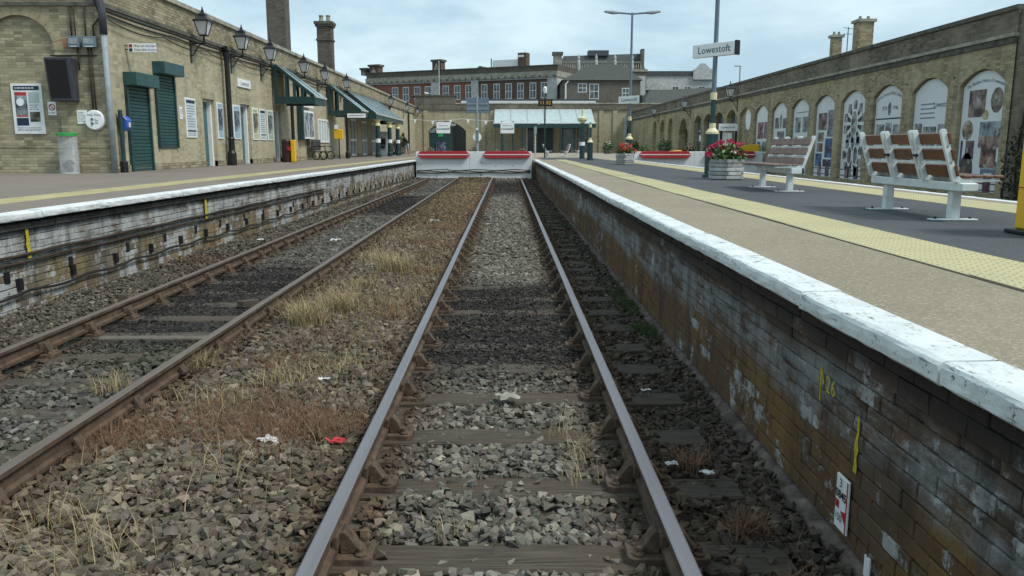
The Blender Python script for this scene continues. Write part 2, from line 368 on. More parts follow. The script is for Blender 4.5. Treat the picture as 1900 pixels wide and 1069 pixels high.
# ---------------------------------------------------------------- ballast stones (nobody could count them)
t = NT('ballast_stone', .9, .2)
c = t.attr('col'); c = t.mix(t.math('MULTIPLY', t.step(t.noise(t.pos, 70, 3, .7), .45, .7), .55), c, t.mix(1.0, c, (.45, .42, .38), 'MULTIPLY')); t.color(c); t.bump(t.noise(t.pos, 120, 3), .25, .003); M['stone_ballast'] = t.m
PROTO = []                                                     # a dozen angular crushed stones
for k in range(12):
    r = np.random.default_rng(900 + k); bm = bmesh.new(); d = r.normal(size=(10, 3)); d /= np.linalg.norm(d, axis=1)[:, None]; d = np.sign(d) * np.abs(d) ** .5
    for q in d * r.uniform(.85, 1.1, (10, 1)): bm.verts.new(q)
    h_ = bmesh.ops.convex_hull(bm, input=bm.verts); bmesh.ops.delete(bm, geom=[v for v in bm.verts if not v.link_faces], context='VERTS'); bmesh.ops.triangulate(bm, faces=bm.faces); bmesh.ops.recalc_face_normals(bm, faces=bm.faces); bm.verts.index_update()
    PROTO.append((np.array([v.co[:] for v in bm.verts]), np.array([[v.index for v in f.verts] for f in bm.faces]))); bm.free()
CUB_V = np.array([(a, b, c) for c in (-1, 1) for b in (-1, 1) for a in (-1, 1)], dtype=float) * .72
CUB_F = np.array([(0, 2, 3), (0, 3, 1), (4, 5, 7), (4, 7, 6), (0, 1, 5), (0, 5, 4), (2, 6, 7), (2, 7, 3), (0, 4, 6), (0, 6, 2), (1, 3, 7), (1, 7, 5)])
def surf_z(x, y): return .16 * np.clip((y - 37) / 6, 0, 1) ** 1.5 + np.where((x > -2.52) & (x < -.86), -.185 + .02 * np.clip((-x - 1.2) / 1.2, 0, 1), -.225) - np.where(x > 1.0, .015, 0) + np.where(x < -4.6, .05, 0)
def smooth_noise(x, y, s, k):
    r = np.random.default_rng(k); acc = np.zeros_like(x)
    for i in range(5):
        a = r.uniform(0, 2 * np.pi); f = s * r.uniform(.6, 1.6); ph = r.uniform(0, 6.28)
        acc += np.sin(f * (x * np.cos(a) + y * np.sin(a)) + ph + 1.3 * np.sin(f * .7 * (x * np.sin(a) - y * np.cos(a)) + ph * 2))
    return acc / 5
def zone_colour(x, y, n):
    """what the stones themselves are: clean granite, rust-stained near iron, oil-soaked, mossy"""
    base = np.tile(np.array([.15, .128, .10]), (n, 1))
    in1 = np.abs(x - CX1) < .62; six = (x > -2.45) & (x < -.95); cess = x > .85; in2 = np.abs(x - CX2) < .62; lcess = x < -4.25
    base[in1] = (.182, .169, .143); base[six] = (.152, .130, .101); base[cess] = (.088, .072, .058); base[in2] = (.12, .114, .10); base[lcess] = (.12, .108, .086)
    far = np.clip((y - 13) / 8, 0, 1)[:, None]
    brn = np.tile(np.array([.135, .098, .062]), (n, 1)); base = np.where(six[:, None], base * (1 - far) + brn * far, base)
    dr = np.minimum.reduce([np.abs(x - CX1 - .7525), np.abs(x - CX1 + .7525), np.abs(x - CX2 - .7525), np.abs(x - CX2 + .7525)])
    rust = np.clip(1 - (dr - .10) / .28, 0, 1)[:, None] * .75
    base = base * (1 - rust) + np.array([.095, .062, .038]) * rust
    sn = smooth_noise(x, y, 1.2, 3); base = base * (1 - .22 * np.clip(sn, -1, 1)[:, None])
    red = (np.clip(smooth_noise(x, y, 1.7, 11) - .25, 0, 1) * (six | (x < -2))).astype(float)[:, None] * .8
    base = base * (1 - red) + np.array([.12, .072, .045]) * red
    oil1 = np.clip(1 - np.abs(y - 8.6 - .5 * sn) / 3.0, 0, 1) * (np.abs(x - CX1 + .05 * sn) < .78)
    oil2 = np.clip(1 - np.abs(y - 9.7 + .6 * sn) / 3.2, 0, 1) * (np.abs(x - CX2) < .7)
    oil3 = np.clip(1 - np.abs(y - 26) / 5, 0, 1) * (np.abs(x - CX2) < .7) + np.clip(1 - np.abs(y - 36) / 7, 0, 1) * (np.abs(x - CX1) < .7) * .7
    oil = np.clip((oil1 + oil2 + oil3) * 2.6, 0, .9)[:, None]
    base = base * (1 - oil) + np.array([.030, .028, .028]) * oil
    gm = (np.clip(smooth_noise(x, y, 2.3, 21) - .1, 0, 1) * ((np.abs(x - CX2) < .7) & (y < 8)))[:, None]
    base = base * (1 - gm) + np.array([.075, .09, .055]) * gm
    return base, oil[:, 0]
def scatter(y0, y1, dens, r0, r1, protos, z_up, sub=0):
    area = (y1 - y0) * 7.2; n = int(area * dens)
    x = rng.uniform(-5.42, 1.53, n); y = rng.uniform(y0, y1, n)
    keep = (np.abs(x) < y * .74 + 1.3)
    _, oil = zone_colour(x, y, n)
    for cx, SL in ((CX1, SL1), (CX2, SL2)):
        s = np.array(SL); d = np.abs(y[:, None] - s[None]).min(1)
        near = np.clip((5.35 - y) / .6, 0, 1) if cx > -1 else np.clip((9 - y) / 3, 0, 1) * .8
        cover = np.clip(smooth_noise(x, y, 1.6, 131 + int(cx * 10)) * .5 + (1 - near) * .75 + .12 + oil * .5, .06, 1)
        cover = np.where((x > -2.55) & (x < -.82), 1.0, cover)
        on = (d < .125) & (np.abs(x - cx) < 1.31)
        iron = np.abs(np.abs(x - cx) - .7525)
        inner = ((x < cx + .7525) & (x > cx - .7525)) | (x > .75)
        keep &= ~(on & (rng.uniform(0, 1, n) > cover)); keep &= ~(on & (iron < .20) & inner); keep &= iron > np.where(inner, .055, .075)
    x, y, oil = x[keep], y[keep], oil[keep]; n = len(x)
    col, oil = zone_colour(x, y, n)
    rad = rng.uniform(r0, r1, n) * (1 - .5 * oil) * np.where(x < -4.3, .75, 1)
    up = rng.uniform(-.012, z_up, n); pick = rng.integers(0, len(protos), n); OV, OF, OC, o = [], [], [], 0
    tone = .86 * np.exp(rng.normal(0, .34, n))[:, None]; hue = rng.normal(0, .035, (n, 3)) + np.array([.01, 0, -.03]); CC = np.clip(col * tone * (1 + hue), .008, .5)
    for pi, (tv, tf) in enumerate(protos):
        I = np.nonzero(pick == pi)[0]; m_ = len(I); k = len(tv)
        V = tv[None] * (1 + rng.uniform(-.12, .12, (m_, k, 3)))
        sc = rng.uniform(.7, 1.35, (m_, 1, 3)); sc[:, :, 2] *= .62
        V = V * sc * rad[I][:, None, None]
        a = rng.uniform(0, 6.28, m_); b_ = rng.normal(0, .45, m_); ca, sa, cb, sb = np.cos(a), np.sin(a), np.cos(b_), np.sin(b_)
        X, Y, Z = V[..., 0], V[..., 1], V[..., 2]
        Y2 = Y * cb[:, None] - Z * sb[:, None]; Z2 = Y * sb[:, None] + Z * cb[:, None]
        X3 = X * ca[:, None] - Y2 * sa[:, None]; Y3 = X * sa[:, None] + Y2 * ca[:, None]
        zz = surf_z(x[I], y[I]) + up[I] * (1 - .8 * oil[I]) + .022 * smooth_noise(x[I], y[I], 2.5, 5) + .032 * oil[I]
        OV.append(np.stack([X3 + x[I][:, None], Y3 + y[I][:, None], Z2 + zz[:, None]], -1).reshape(-1, 3))
        OF.append((tf[None] + (np.arange(m_) * k)[:, None, None]).reshape(-1, 3) + o); OC.append(np.repeat(CC[I], k, 0)); o += m_ * k
    return np.concatenate(OV), np.concatenate(OF), np.concatenate(OC)
CUB = [(CUB_V, CUB_F)]
parts = [scatter(1.7, 6.5, 1150, .015, .035, PROTO, .036), scatter(6.5, 12, 760, .018, .036, PROTO[:6], .034), scatter(12, 20, 380, .026, .046, PROTO[:4], .036), scatter(20, 31, 210, .034, .056, CUB, .03), scatter(31, 43.4, 110, .042, .064, CUB, .025)]
Vs, Fs, Cs, o0 = [], [], [], 0
for V, F, C in parts: Vs.append(V); Fs.append(F + o0); Cs.append(C); o0 += len(V)
bl = stuff(np_mesh('ballast', np.concatenate(Vs), np.concatenate(Fs), M['stone_ballast'], None, np.concatenate(Cs)))
bl['label'] = 'loose angular grey and brown ballast stones between the rails'; bl['category'] = 'ballast'


# ================================================================ PLATFORMS
M['tan'] = asphalt('tan_platform_surface', (.275, .235, .168), (.225, .19, .135), (.50, .44, .34), 60)
M['tarmac'] = asphalt('dark_tarmac', (.066, .073, .077), (.088, .094, .096), (.16, .165, .165), 75)
M['pinkish'] = asphalt('brown_platform_surface', (.215, .18, .148), (.17, .147, .125), (.32, .275, .23), 70)
M['concourse'] = asphalt('concourse_paving', (.33, .29, .22), (.28, .25, .19), (.42, .38, .30))
t = NT('chipped_white_edge_paint', .6, .3); p = t.pos
ch = t.math('MAXIMUM', t.step(t.noise(p, 26, 8, .78), .585, .63), t.math('MULTIPLY', t.step(t.noise(t.scale(p, (1, .35, 3)), 13, 6, .7, 2), .60, .66), .9))
c = t.mix(t.math('MULTIPLY', t.step(t.noise(p, 3.2, 6, .65, 9), .42, .72), .5), (.70, .73, .72), (.36, .375, .36))
t.color(t.mix(ch, c, (.13, .125, .11))); t.bump(t.math('SUBTRACT', t.noise(p, 45, 5, .7), t.math('MULTIPLY', ch, .5)), .55, .008); M['coping'] = t.m
t = NT('yellow_tactile_paint', .75, .25); p = t.pos
c = t.mix(t.step(t.noise(p, 1.3, 6, .65), .35, .7), (.485, .435, .245), (.41, .372, .225)); c = t.mix(t.math('MULTIPLY', t.step(t.noise(p, 45, 4, .7), .58, .72), .5), c, (.26, .23, .15)); t.color(c); t.bump(t.noise(p, 90, 3), .3, .004); M['tactile'] = t.m
M['faded_yellow'] = plain('faded_yellow_line', (.40, .345, .185), .85, .2, var=.3, scale=3, bump=.3)
M['edge_line'] = plain('dark_joint', (.07, .06, .055), .9, .1, var=.4)

def coping_mesh(k, flip, length, width=.205, thick=.088):
    r = random.Random(k); b = MB(); n = 12
    prof = [(width, -.002), (.10, .0), (.030, -.001), (.010, -.007), (.001, -.020), (-.001, -.05), (.002, -thick + .010), (.012, -thick), (width, -thick)]
    for i in range(n + 1):
        yy = length * i / n + (.006 if i == 0 else -.006 if i == n else 0)
        j = [(r.uniform(-.0035, .0035), r.uniform(-.003, .002)) for _ in prof]
        if i in (0, n): j = [(a + .004, q - .003) for a, q in j]
        for q, (px, pz) in enumerate(prof):
            ax = (px + (j[q][0] if 0 < q < 8 else 0)) * (1 if not flip else -1)
            b.v.append((ax, yy, pz + (j[q][1] if 0 < q < 8 else 0)))
    m_ = len(prof)
    for i in range(n):
        for q in range(m_): b.f.append((i * m_ + q, i * m_ + (q + 1) % m_, (i + 1) * m_ + (q + 1) % m_, (i + 1) * m_ + q)); b.mi.append(0)
    b.f += [tuple(range(m_)), tuple(range(n * m_, (n + 1) * m_))[::-1]]; b.mi += [0, 0]
    me = b.mesh('coping_stone'); me.materials.append(M['coping'])
    for p in me.polygons: p.use_smooth = False
    return me
CPR = [coping_mesh(k, False, 1.3) for k in range(4)]; CPL = [coping_mesh(k + 9, True, 1.3) for k in range(4)]
def brick_variant(w_, h_, dep=.06, ch=.004):
    """one brick seen from its face: face at n = 0, back at -dep; axes (u, v, n)"""
    V = [(0, 0, -dep), (w_, 0, -dep), (w_, h_, -dep), (0, h_, -dep), (0, 0, -ch), (w_, 0, -ch), (w_, h_, -ch), (0, h_, -ch), (ch, ch, 0), (w_ - ch, ch, 0), (w_ - ch, h_ - ch, 0), (ch, h_ - ch, 0)]
    F = [(0, 1, 5, 4), (1, 2, 6, 5), (2, 3, 7, 6), (3, 0, 4, 7), (4, 5, 9, 8), (5, 6, 10, 9), (6, 7, 11, 10), (7, 4, 8, 11), (8, 9, 10, 11)]
    return np.array(V), np.array(F)
def platform_bricks(parent, B, y0, y1, rows, mat_, near_n, ledge):
    """rows: (z, proud n). near bricks are objects of their own, the rest one part"""
    BW, BH, MJ = .230, .0705, .0065
    items = []
    for ri, (z0, prd) in enumerate(rows):
        u = y0 - (BW + MJ) * (.5 if ri % 2 else 0.0)
        while u < y1:
            ww = BW if ri % 4 != 3 else BW
            items.append((u, z0, prd, ww)); u += ww + MJ
    items.sort(key=lambda q: q[0])
    V0, F0 = brick_variant(BW, BH)
    to = wloc(parent)
    var = []
    for k in range(10):
        rr = np.random.default_rng(k + 50); V = V0 + rr.uniform(-.0025, .0025, V0.shape)
        W = np.array([B(*v) - B(0, 0, 0) for v in V]); me = bpy.data.meshes.new('brick'); me.from_pydata(W.tolist(), [], F0.tolist())
        at = me.color_attributes.new('col', 'FLOAT_COLOR', 'POINT'); tv_ = (k + .5) / 10
        for d_ in at.data: d_.color = (tv_, tv_, tv_, 1)
        me.materials.append(mat_); bm = bmesh.new(); bm.from_mesh(me); bmesh.ops.recalc_face_normals(bm, faces=bm.faces); bm.to_mesh(me); bm.free(); var.append(me)
    for (u, z0, prd, ww) in items[:near_n]:
        link('brick', random.choice(var), None, parent, B(u + random.uniform(-.002, .002), z0 + random.uniform(-.002, .002), prd + random.uniform(-.004, .004)) - to)
    rest = items[near_n:]; n = len(rest)
    A = np.array([B(q[0], q[1], q[2]) - to for q in rest]) + rng.normal(0, .0018, (n, 3))
    W0 = np.array([B(*v) - B(0, 0, 0) for v in V0])
    V = (W0[None] + A[:, None]).reshape(-1, 3); F = (F0[None] + (np.arange(n) * 12)[:, None, None]).reshape(-1, 4)
    tv_ = np.repeat(rng.uniform(0, 1, n), 12)
    o = np_mesh('brickwork', V, F, mat_, parent, np.stack([tv_] * 3, 1)); stuff(o)
def platform_wall_mat(name, white, ochre, dark, pale, band, band_lo, band_hi, rust, grime):
    t = NT(name, .85, .25); p = t.pos; x, y, z = t.sep(p); tint = t.sep(t.attr('col'))[0]
    wob = t.math('MULTIPLY', t.math('SUBTRACT', t.noise(p, .9, 4, .6, 1.7), .5), .5); zz = t.math('ADD', z, wob)
    c = t.mix(tint, dark, pale)
    oc = t.math('MULTIPLY', t.step(t.noise(p, .8, 4, .55, 2.2), .36, .54), t.step(zz, .46, .22))
    c = t.mix(t.math('MULTIPLY', oc, .85), c, t.mix(tint, ochre, tuple(v * .5 for v in ochre)))
    c = t.mix(t.math('MULTIPLY', t.step(tint, .93, .95), rust), c, (.15, .065, .035))
    bd = t.math('MULTIPLY', t.step(zz, band_lo - .08, band_lo + .04), t.step(zz, band_hi + .06, band_hi - .06))
    bd = t.math('MULTIPLY', bd, t.step(t.noise(t.scale(p, (1, .45, 1.6)), 3.2, 9, .78, 3.3), .42, .55))
    pale_c = t.mix(t.noise(p, 14, 4), tuple(v * .75 for v in band), band)
    c = t.mix(t.math('MULTIPLY', bd, .8), c, pale_c)
    wn_ = t.noise(t.scale(p, (1, .8, .8)), 1.9, 8, .75, 6.1)
    wn_ = t.math('ADD', wn_, t.math('MULTIPLY', t.math('SUBTRACT', tint, .5), .08))
    c = t.mix(t.math('MULTIPLY', t.step(wn_, white, white + .04), .8), c, t.mix(t.noise(p, 14, 4), (.34, .36, .36), (.58, .59, .57)))
    dn = t.noise(t.scale(p, (1, 1.5, .22)), 2.6, 7, .7, 8.8)
    c = t.mix(t.math('MULTIPLY', t.step(dn, .47, .66), grime), c, (.026, .023, .021))
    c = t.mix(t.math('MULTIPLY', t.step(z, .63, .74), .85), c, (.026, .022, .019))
    c = t.mix(t.math('MULTIPLY', t.step(t.noise(p, 50, 5, .75), .48, .72), .6), c, t.mix(1.0, c, (.4, .38, .36), 'MULTIPLY'))
    t.color(c); t.bump(t.noise(p, 60, 6, .75), .8, .008); return t.m
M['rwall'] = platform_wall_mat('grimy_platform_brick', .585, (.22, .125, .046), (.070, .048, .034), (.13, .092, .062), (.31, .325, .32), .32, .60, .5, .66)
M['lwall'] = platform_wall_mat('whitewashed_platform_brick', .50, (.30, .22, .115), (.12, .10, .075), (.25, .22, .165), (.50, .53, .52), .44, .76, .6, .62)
M['mortar'] = plain('sooty_mortar', (.055, .048, .04), .95, .1, var=.6, scale=9)
M['footing'] = plain('pink_footing_concrete', (.13, .10, .088), .9, .2, var=.75, scale=9, bump=1.0, bscale=14)

REX, LEX = 1.44, -5.25
def rows_for(zb, zt, corb):
    z = zb; rows = []
    while z + .068 <= zt + .001: rows.append((z, .05 if z > corb else 0.0)); z += .0775
    return rows
# right (island) platform
pr = structure(MB().box(1.62, 6.45, -6, 44.3, -.6, .915).build('platform_right', M['mortar']))
for k, (a, b_, mm, nm, zz) in enumerate(((1.64, 2.53, 'tan', 'tan_paving', .926), (2.53, 2.56, 'edge_line', 'joint_strip', .929), (3.16, 5.40, 'tarmac', 'tarmac_paving', .926), (6.16, 6.46, 'tan', 'outer_tan_paving', .926))):
    MB().box(a, b_, -6, 44.2, .90, zz).build(nm, M[mm], pr)
wr = MB().box(1.585, 1.615, -3, 44.0, -.5, .843).build('edge_wall', M['mortar'], pr)
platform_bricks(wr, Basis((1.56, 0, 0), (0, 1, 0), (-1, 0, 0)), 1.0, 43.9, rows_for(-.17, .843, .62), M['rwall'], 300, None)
fb = MB(); yy = 1.0; r = random.Random(4)
while yy < 43.5:
    ln = r.uniform(.35, .75); pr_ = r.uniform(-.012, .02)
    fb.prism([(1.50 - pr_, -.45), (1.50 - pr_, -.215 + r.uniform(-.02, .015)), (1.545, -.178), (1.60, -.178), (1.60, -.45)], lambda p, q, a: (p, a, q), yy, yy + ln - .008); yy += ln
fb.build('footing', M['footing'], wr, bevel=.006)
yy = -2.6; k = 0
while yy < 43.6:
    o = link('coping_stone', CPR[k % 4], None, pr, (REX + random.uniform(-.006, .006), yy, PZ + random.uniform(-.004, .004))); o.rotation_euler = (0, random.uniform(-.01, .01), random.uniform(-.003, .003)); yy += 1.302; k += 1
# tactile slabs, 0.6 m wide
def tactile_mesh(w_, l_, nx_, ny_):
    b = MB().box(0, w_, .003, l_ - .003, -.05, .007)
    for i in range(nx_):
        for j in range(ny_):
            cx = (i + .5) * w_ / nx_; cy = (j + .5) * l_ / ny_
            vs = [(cx + .016 * math.cos(a), cy + .016 * math.sin(a), .0068) for a in (0, 1.047, 2.094, 3.142, 4.189, 5.236)] + [(cx + .009 * math.cos(a), cy + .009 * math.sin(a), .0125) for a in (0, 1.047, 2.094, 3.142, 4.189, 5.236)]
            b.add(vs, [(q, (q + 1) % 6, 6 + (q + 1) % 6, 6 + q) for q in range(6)] + [tuple(range(6, 12))])
    me = b.mesh('tactile_slab'); me.materials.append(M['tactile']); return me
TA, TB = tactile_mesh(.60, .6, 9, 9), None
TBm = MB().box(0, .74, .004, .596, -.05, .008); TB = TBm.mesh('tactile_slab'); TB.materials.append(M['tactile'])
yy = -1.0
while yy < 44.0:
    link('tactile_slab', TA, None, pr, (2.56 + .015 * math.sin(yy * .9) + random.uniform(-.004, .004), yy, PZ - .004 + random.uniform(-.002, .002)))
    link('tactile_slab', TA if yy < 14 else TA, None, pr, (5.41 + random.uniform(-.004, .004), yy, PZ - .004)); yy += .6
MB().box(6.01, 6.16, -6, 44.2, .90, .930).build('yellow_band', M['tactile'], pr)
ce = coping_mesh(33, True, 1.3)
yy = -2.6
while yy < 43.6: link('coping_stone', ce, None, pr, (6.66, yy, PZ)); yy += 1.302
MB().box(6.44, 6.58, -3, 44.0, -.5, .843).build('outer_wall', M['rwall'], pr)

# left platform
pl = structure(MB().box(-60, -5.44, -6, 95, -.6, .915).build('platform_left', M['mortar']))
for a, b_, mm, nm, zz in ((-6.28, -5.45, 'pinkish', 'edge_paving', .926), (-6.90, -6.28, 'faded_yellow', 'yellow_line', .930), (-60, -6.90, 'pinkish', 'brown_paving', .926)):
    MB().box(a, b_, -6, 95, .90, zz).build(nm, M[mm], pl)
wl = MB().box(-5.435, -5.405, -3, 44.0, -.5, .843).build('edge_wall', M['mortar'], pl)
platform_bricks(wl, Basis((-5.38, 0, 0), (0, 1, 0), (1, 0, 0)), 5.0, 43.9, rows_for(-.20, .843, .70), M['lwall'], 300, None)
yy = -1.3; k = 0
while yy < 43.6:
    o = link('coping_stone', CPL[k % 4], None, pl, (LEX + random.uniform(-.006, .006), yy, PZ + random.uniform(-.003, .003))); o.rotation_euler = (0, random.uniform(-.01, .01), random.uniform(-.003, .003)); yy += 1.302; k += 1
pl.rotation_euler = (0, 0, -.0125); pl.location.x = -.11          # this platform edge closes in slightly towards the buffers
# concourse behind the buffer stops
cc = structure(MB().box(-5.1, 30, 44.3, 95.5, -.6, .921).build('concourse', M['concourse']))
MB().box(-4.9, 30, 45.2, 45.6, .9, .930).build('yellow_line', M['tactile'], cc)
MB().box(1.9, 5.3, 44.3, 52, .9, .931).build('tarmac_paving', M['tarmac'], cc)
# ================================================================ LEFT STATION BUILDING
M['door_teal'] = plain('teal_door_paint', (.035, .12, .125), .4, .45, var=.2, scale=3)
WX = -10.6; Y0, Y1 = 22.0, 95.0; ZS, ZT = 5.22, 6.22
SB = Basis((WX, 0, 0), (0, 1, 0), (1, 0, 0))            # side wall: u = y, v = z, n towards the tracks
FB = Basis((0, Y0, 0), (1, 0, 0), (0, -1, 0))           # end wall towards the camera: u = x
bld = thing('station_building', 'long buff brick station building along the left platform', 'building', (WX, Y0, PZ))
doors = [(28.9, 30.05, 3.28), (32.95, 34.15, 3.30), (37.6, 38.75, 3.28), (55.9, 58.4, 3.55), (60.2, 62.6, 3.5), (64.5, 66.8, 3.5)]
wb = MB(); u = Y0 + .002
for a, b_, zt in doors:
    wb.wbox(SB, u, a, .90, ZS, -.45, 0); wb.wbox(SB, a, b_, zt, ZS, -.45, 0); u = b_
wb.wbox(SB, u, Y1, .90, ZS, -.45, 0)
wb.build('side_wall', M['buff_brick'], bld)
MB().wbox(SB, Y0 + .003, Y1, ZS + .10, ZT - .14, -.45, .0).build('parapet', M['old_brick'], bld)
MB().wbox(SB, Y0 - .03, Y1, ZS, ZS + .10, -.45, .07).build('string_course', M['dark_stone'], bld)
MB().wbox(SB, Y0 - .05, Y1, ZT - .14, ZT, -.5, .09).build('parapet_coping', M['stone'], bld)
MB().wbox(SB, Y0 - .005, Y1, .90, 1.10, -.45, .05).build('plinth', M['old_brick'], bld) if False else None
pb = MB(); edges = [Y0 + .01] + [q for a, b_, _ in doors for q in (a, b_)] + [Y1]
for i in range(0, len(edges), 2): pb.wbox(SB, edges[i], edges[i + 1], .92, 1.12, -.1, .035)
pb.build('plinth', M['old_brick'], bld)
M['roof_flat'] = M['slate']
MB().hexa([(WX - .5, Y0 + .5, 5.9), (WX - 8, Y0 + .5, 5.9), (WX - 8, Y1, 5.9), (WX - .5, Y1, 5.9), (WX - .5, Y0 + .5, 6.0), (WX - 5, Y0 + .5, 7.2), (WX - 5, Y1, 7.2), (WX - .5, Y1, 6.0)]).build('roof', M['slate'], bld)
# end wall with a blind arch
def arch_face(mb, B, u0, u1, z0, z1, cu, wd, zsill, zspring, rise, depth, n=14, back=True):
    """wall face u0..u1, z0..z1 with a recessed arched niche (reveals and back wall too)"""
    a0, a1 = cu - wd / 2, cu + wd / 2
    pts = [(a0 + wd * i / n, zspring + rise * math.sqrt(max(0, 1 - (2 * i / n - 1) ** 2)) if rise > wd * .45 else zspring + rise * (1 - (2 * i / n - 1) ** 2)) for i in range(n + 1)]
    q = lambda u, v, d=0: B(u, v, d)
    def quad(*p): mb.add(p, [(0, 1, 2, 3)])
    quad(q(u0, z0), q(a0, z0), q(a0, z1), q(u0, z1)); quad(q(a1, z0), q(u1, z0), q(u1, z1), q(a1, z1))
    if zsill > z0: quad(q(a0, z0), q(a1, z0), q(a1, zsill), q(a0, zsill))
    for i in range(n):
        (ua, va), (ub, vb) = pts[i], pts[i + 1]
        quad(q(ua, va), q(ub, vb), q(ub, z1), q(ua, z1)); quad(q(ua, va), q(ub, vb), q(ub, vb, -depth), q(ua, va, -depth))
        if back: quad(q(ua, zsill, -depth), q(ub, zsill, -depth), q(ub, vb, -depth), q(ua, va, -depth))
    quad(q(a0, zsill), q(a0, zspring), q(a0, zspring, -depth), q(a0, zsill, -depth)); quad(q(a1, zsill), q(a1, zspring), q(a1, zspring, -depth), q(a1, zsill, -depth))
    quad(q(a0, zsill), q(a1, zsill), q(a1, zsill, -depth), q(a0, zsill, -depth))
    return pts
em = MB(); arch_face(em, FB, -14.9, WX, .9, ZS, -12.76, 1.82, 1.72, 4.10, .90, .11, 20); arch_face(em, FB, -19.5, -14.9, .9, ZS, -17.2, 1.82, 1.72, 4.10, .90, .11, 20)
em.build('end_wall', M['end_brick'], bld)
MB().wbox(FB, -19.5, WX - .02, ZS + .10, ZT - .14, -.4, 0).build('end_parapet', M['old_brick'], bld)
MB().wbox(FB, -19.5, WX + .068, ZS + .002, ZS + .098, -.3, .07).build('end_string_course', M['dark_stone'], bld)
MB().wbox(FB, -19.5, WX + .088, ZT - .138, ZT - .002, -.3, .09).build('end_coping', M['stone'], bld)
lm = MB(); lm.wbox(FB, -19.5, WX - .002, 1.60, 1.72, -.05, .05); lm.build('plinth_ledge', M['end_brick'], bld)
MB().wbox(FB, -19.5, WX - .003, .9, 1.598, -.05, .035).build('end_plinth', M['end_brick'], bld)
vo = MB()                                                # voussoir ring, pale rubbed brick
for k in range(13):
    a0, a1 = math.pi * k / 13 + .012, math.pi * (k + 1) / 13 - .012
    c = [FB(-12.76 + rr * math.cos(a), 4.10 + rr * math.sin(a) * (.90 / .91), nn) for nn in (-.03, .006) for rr, a in ((.915, a0), (1.16, a0), (1.16, a1), (.915, a1))]
    vo.hexa(c)
vo.build('arch_voussoirs', plain('rubbed_buff_brick', (.33, .285, .18), .9, .2, var=.3, scale=3, bump=.3), bld)
MB().wbox(FB, -11.82, -11.42, 4.15, 4.42, -.02, .004).build('red_brick_patch', plain('orange_brick', (.30, .16, .10), .9, .2, var=.3, scale=9), bld)

# doors recessed in the side wall
for i, (a, b_, zt) in enumerate(doors):
    if i < 3:
        d = MB().wbox(SB, a + .06, b_ - .06, PZ + .02, zt - .08, -.30, -.25).build('door', M['door_teal'], bld)
        for v0, v1 in ((1.15, 1.75), (1.95, 2.95)):
            MB().wbox(SB, a + .18, b_ - .18, v0, v1, -.252, -.235).build('door_panel', M['door_teal'], d, bevel=.006)
        MB().tube([SB(a + .16, 1.85, -.22), SB(a + .28, 1.85, -.22)], .014, 6).build('handle', M['lt_metal'], d)
        f = MB().wbox(SB, a, a + .06, PZ, zt - .003, -.31, -.2); f.wbox(SB, b_ - .13, b_ - .002, PZ, zt - .003, -.31, -.12); f.wbox(SB, a + .06, b_ - .13, zt - .08, zt - .002, -.31, -.2); f.build('door_frame', M['white'], bld)
        MB().wbox(SB, a - .1, b_ + .1, zt + .002, zt + .24, -.02, .004).build('lintel', M['end_brick'], bld)
    else:
        MB().wbox(SB, a, b_, PZ, zt, -.44, -.40).build('dark_doorway', M['dark_glass'], bld)
        f = MB()
        for uu in (a + .002, (a + b_) / 2 - .05, b_ - .102): f.wbox(SB, uu, uu + .16, PZ, zt - .002, -.2, -.06)
        for vv in (PZ + .05, 2.0, zt - .16): f.wbox(SB, a + .162, b_ - .104, vv, vv + .14, -.195, -.065)
        f.build('white_door_frame', M['white'], bld)
# corner downpipe and corner quoins
MB().tube([(WX + .12, Y0 - .10, .93), (WX + .12, Y0 - .10, 4.5)], .075, 12).build('corner_downpipe', M['grey_metal'], bld, smooth=True)
MB().tube([(WX + .12, Y0 - .10, 4.5), (WX + .12, Y0 - .10, 5.1), (WX + .02, Y0 - .05, 5.5), (WX + .02, Y0 - .05, 6.4)], .095, 12).build('upper_downpipe', M['cabinet'], bld, smooth=True)
MB().tube([(WX - .25, Y0 - .08, 6.2), (WX - .18, Y0 - .08, 5.7), (WX + .08, Y0 - .09, 5.0)], .045, 8).build('branch_pipe', M['cabinet'], bld, smooth=True)
# black rainwater columns on the side wall
for yv in (31.0,):
    b = MB().tube([SB(yv, .93, .22), SB(yv, 4.7, .22), SB(yv, 5.0, .22), SB(yv, 5.22, .12)], [.10, .10, .14, .17], 10)
    b.lathe([(.17, 0), (.17, .45), (.12, .55), (.12, .95), (.15, .98), (.10, 1.05)], SB(yv, .93, .22), 10)
    b.build('rainwater_column', M['black'], bld, smooth=False)
for yv in (74.0, 88.0): MB().tube([SB(yv, .93, .12), SB(yv, 5.2, .12)], .09, 8).build('downpipe', M['black'], bld)
# cables under the string course
for k, (z0, sag, rr) in enumerate(((5.12, .02, .032), (5.02, .05, .022), (4.90, .12, .015))):
    pts = []
    for j in range(0, 55):
        yv = 22.2 + j * .62 if k < 2 else 22.2 + j * .5
        pts.append(SB(yv, z0 - sag * abs(math.sin(j * .45)), .09 + .02 * k))
    MB().tube(pts, rr, 6).build('wall_cable', M['rubber'], bld)

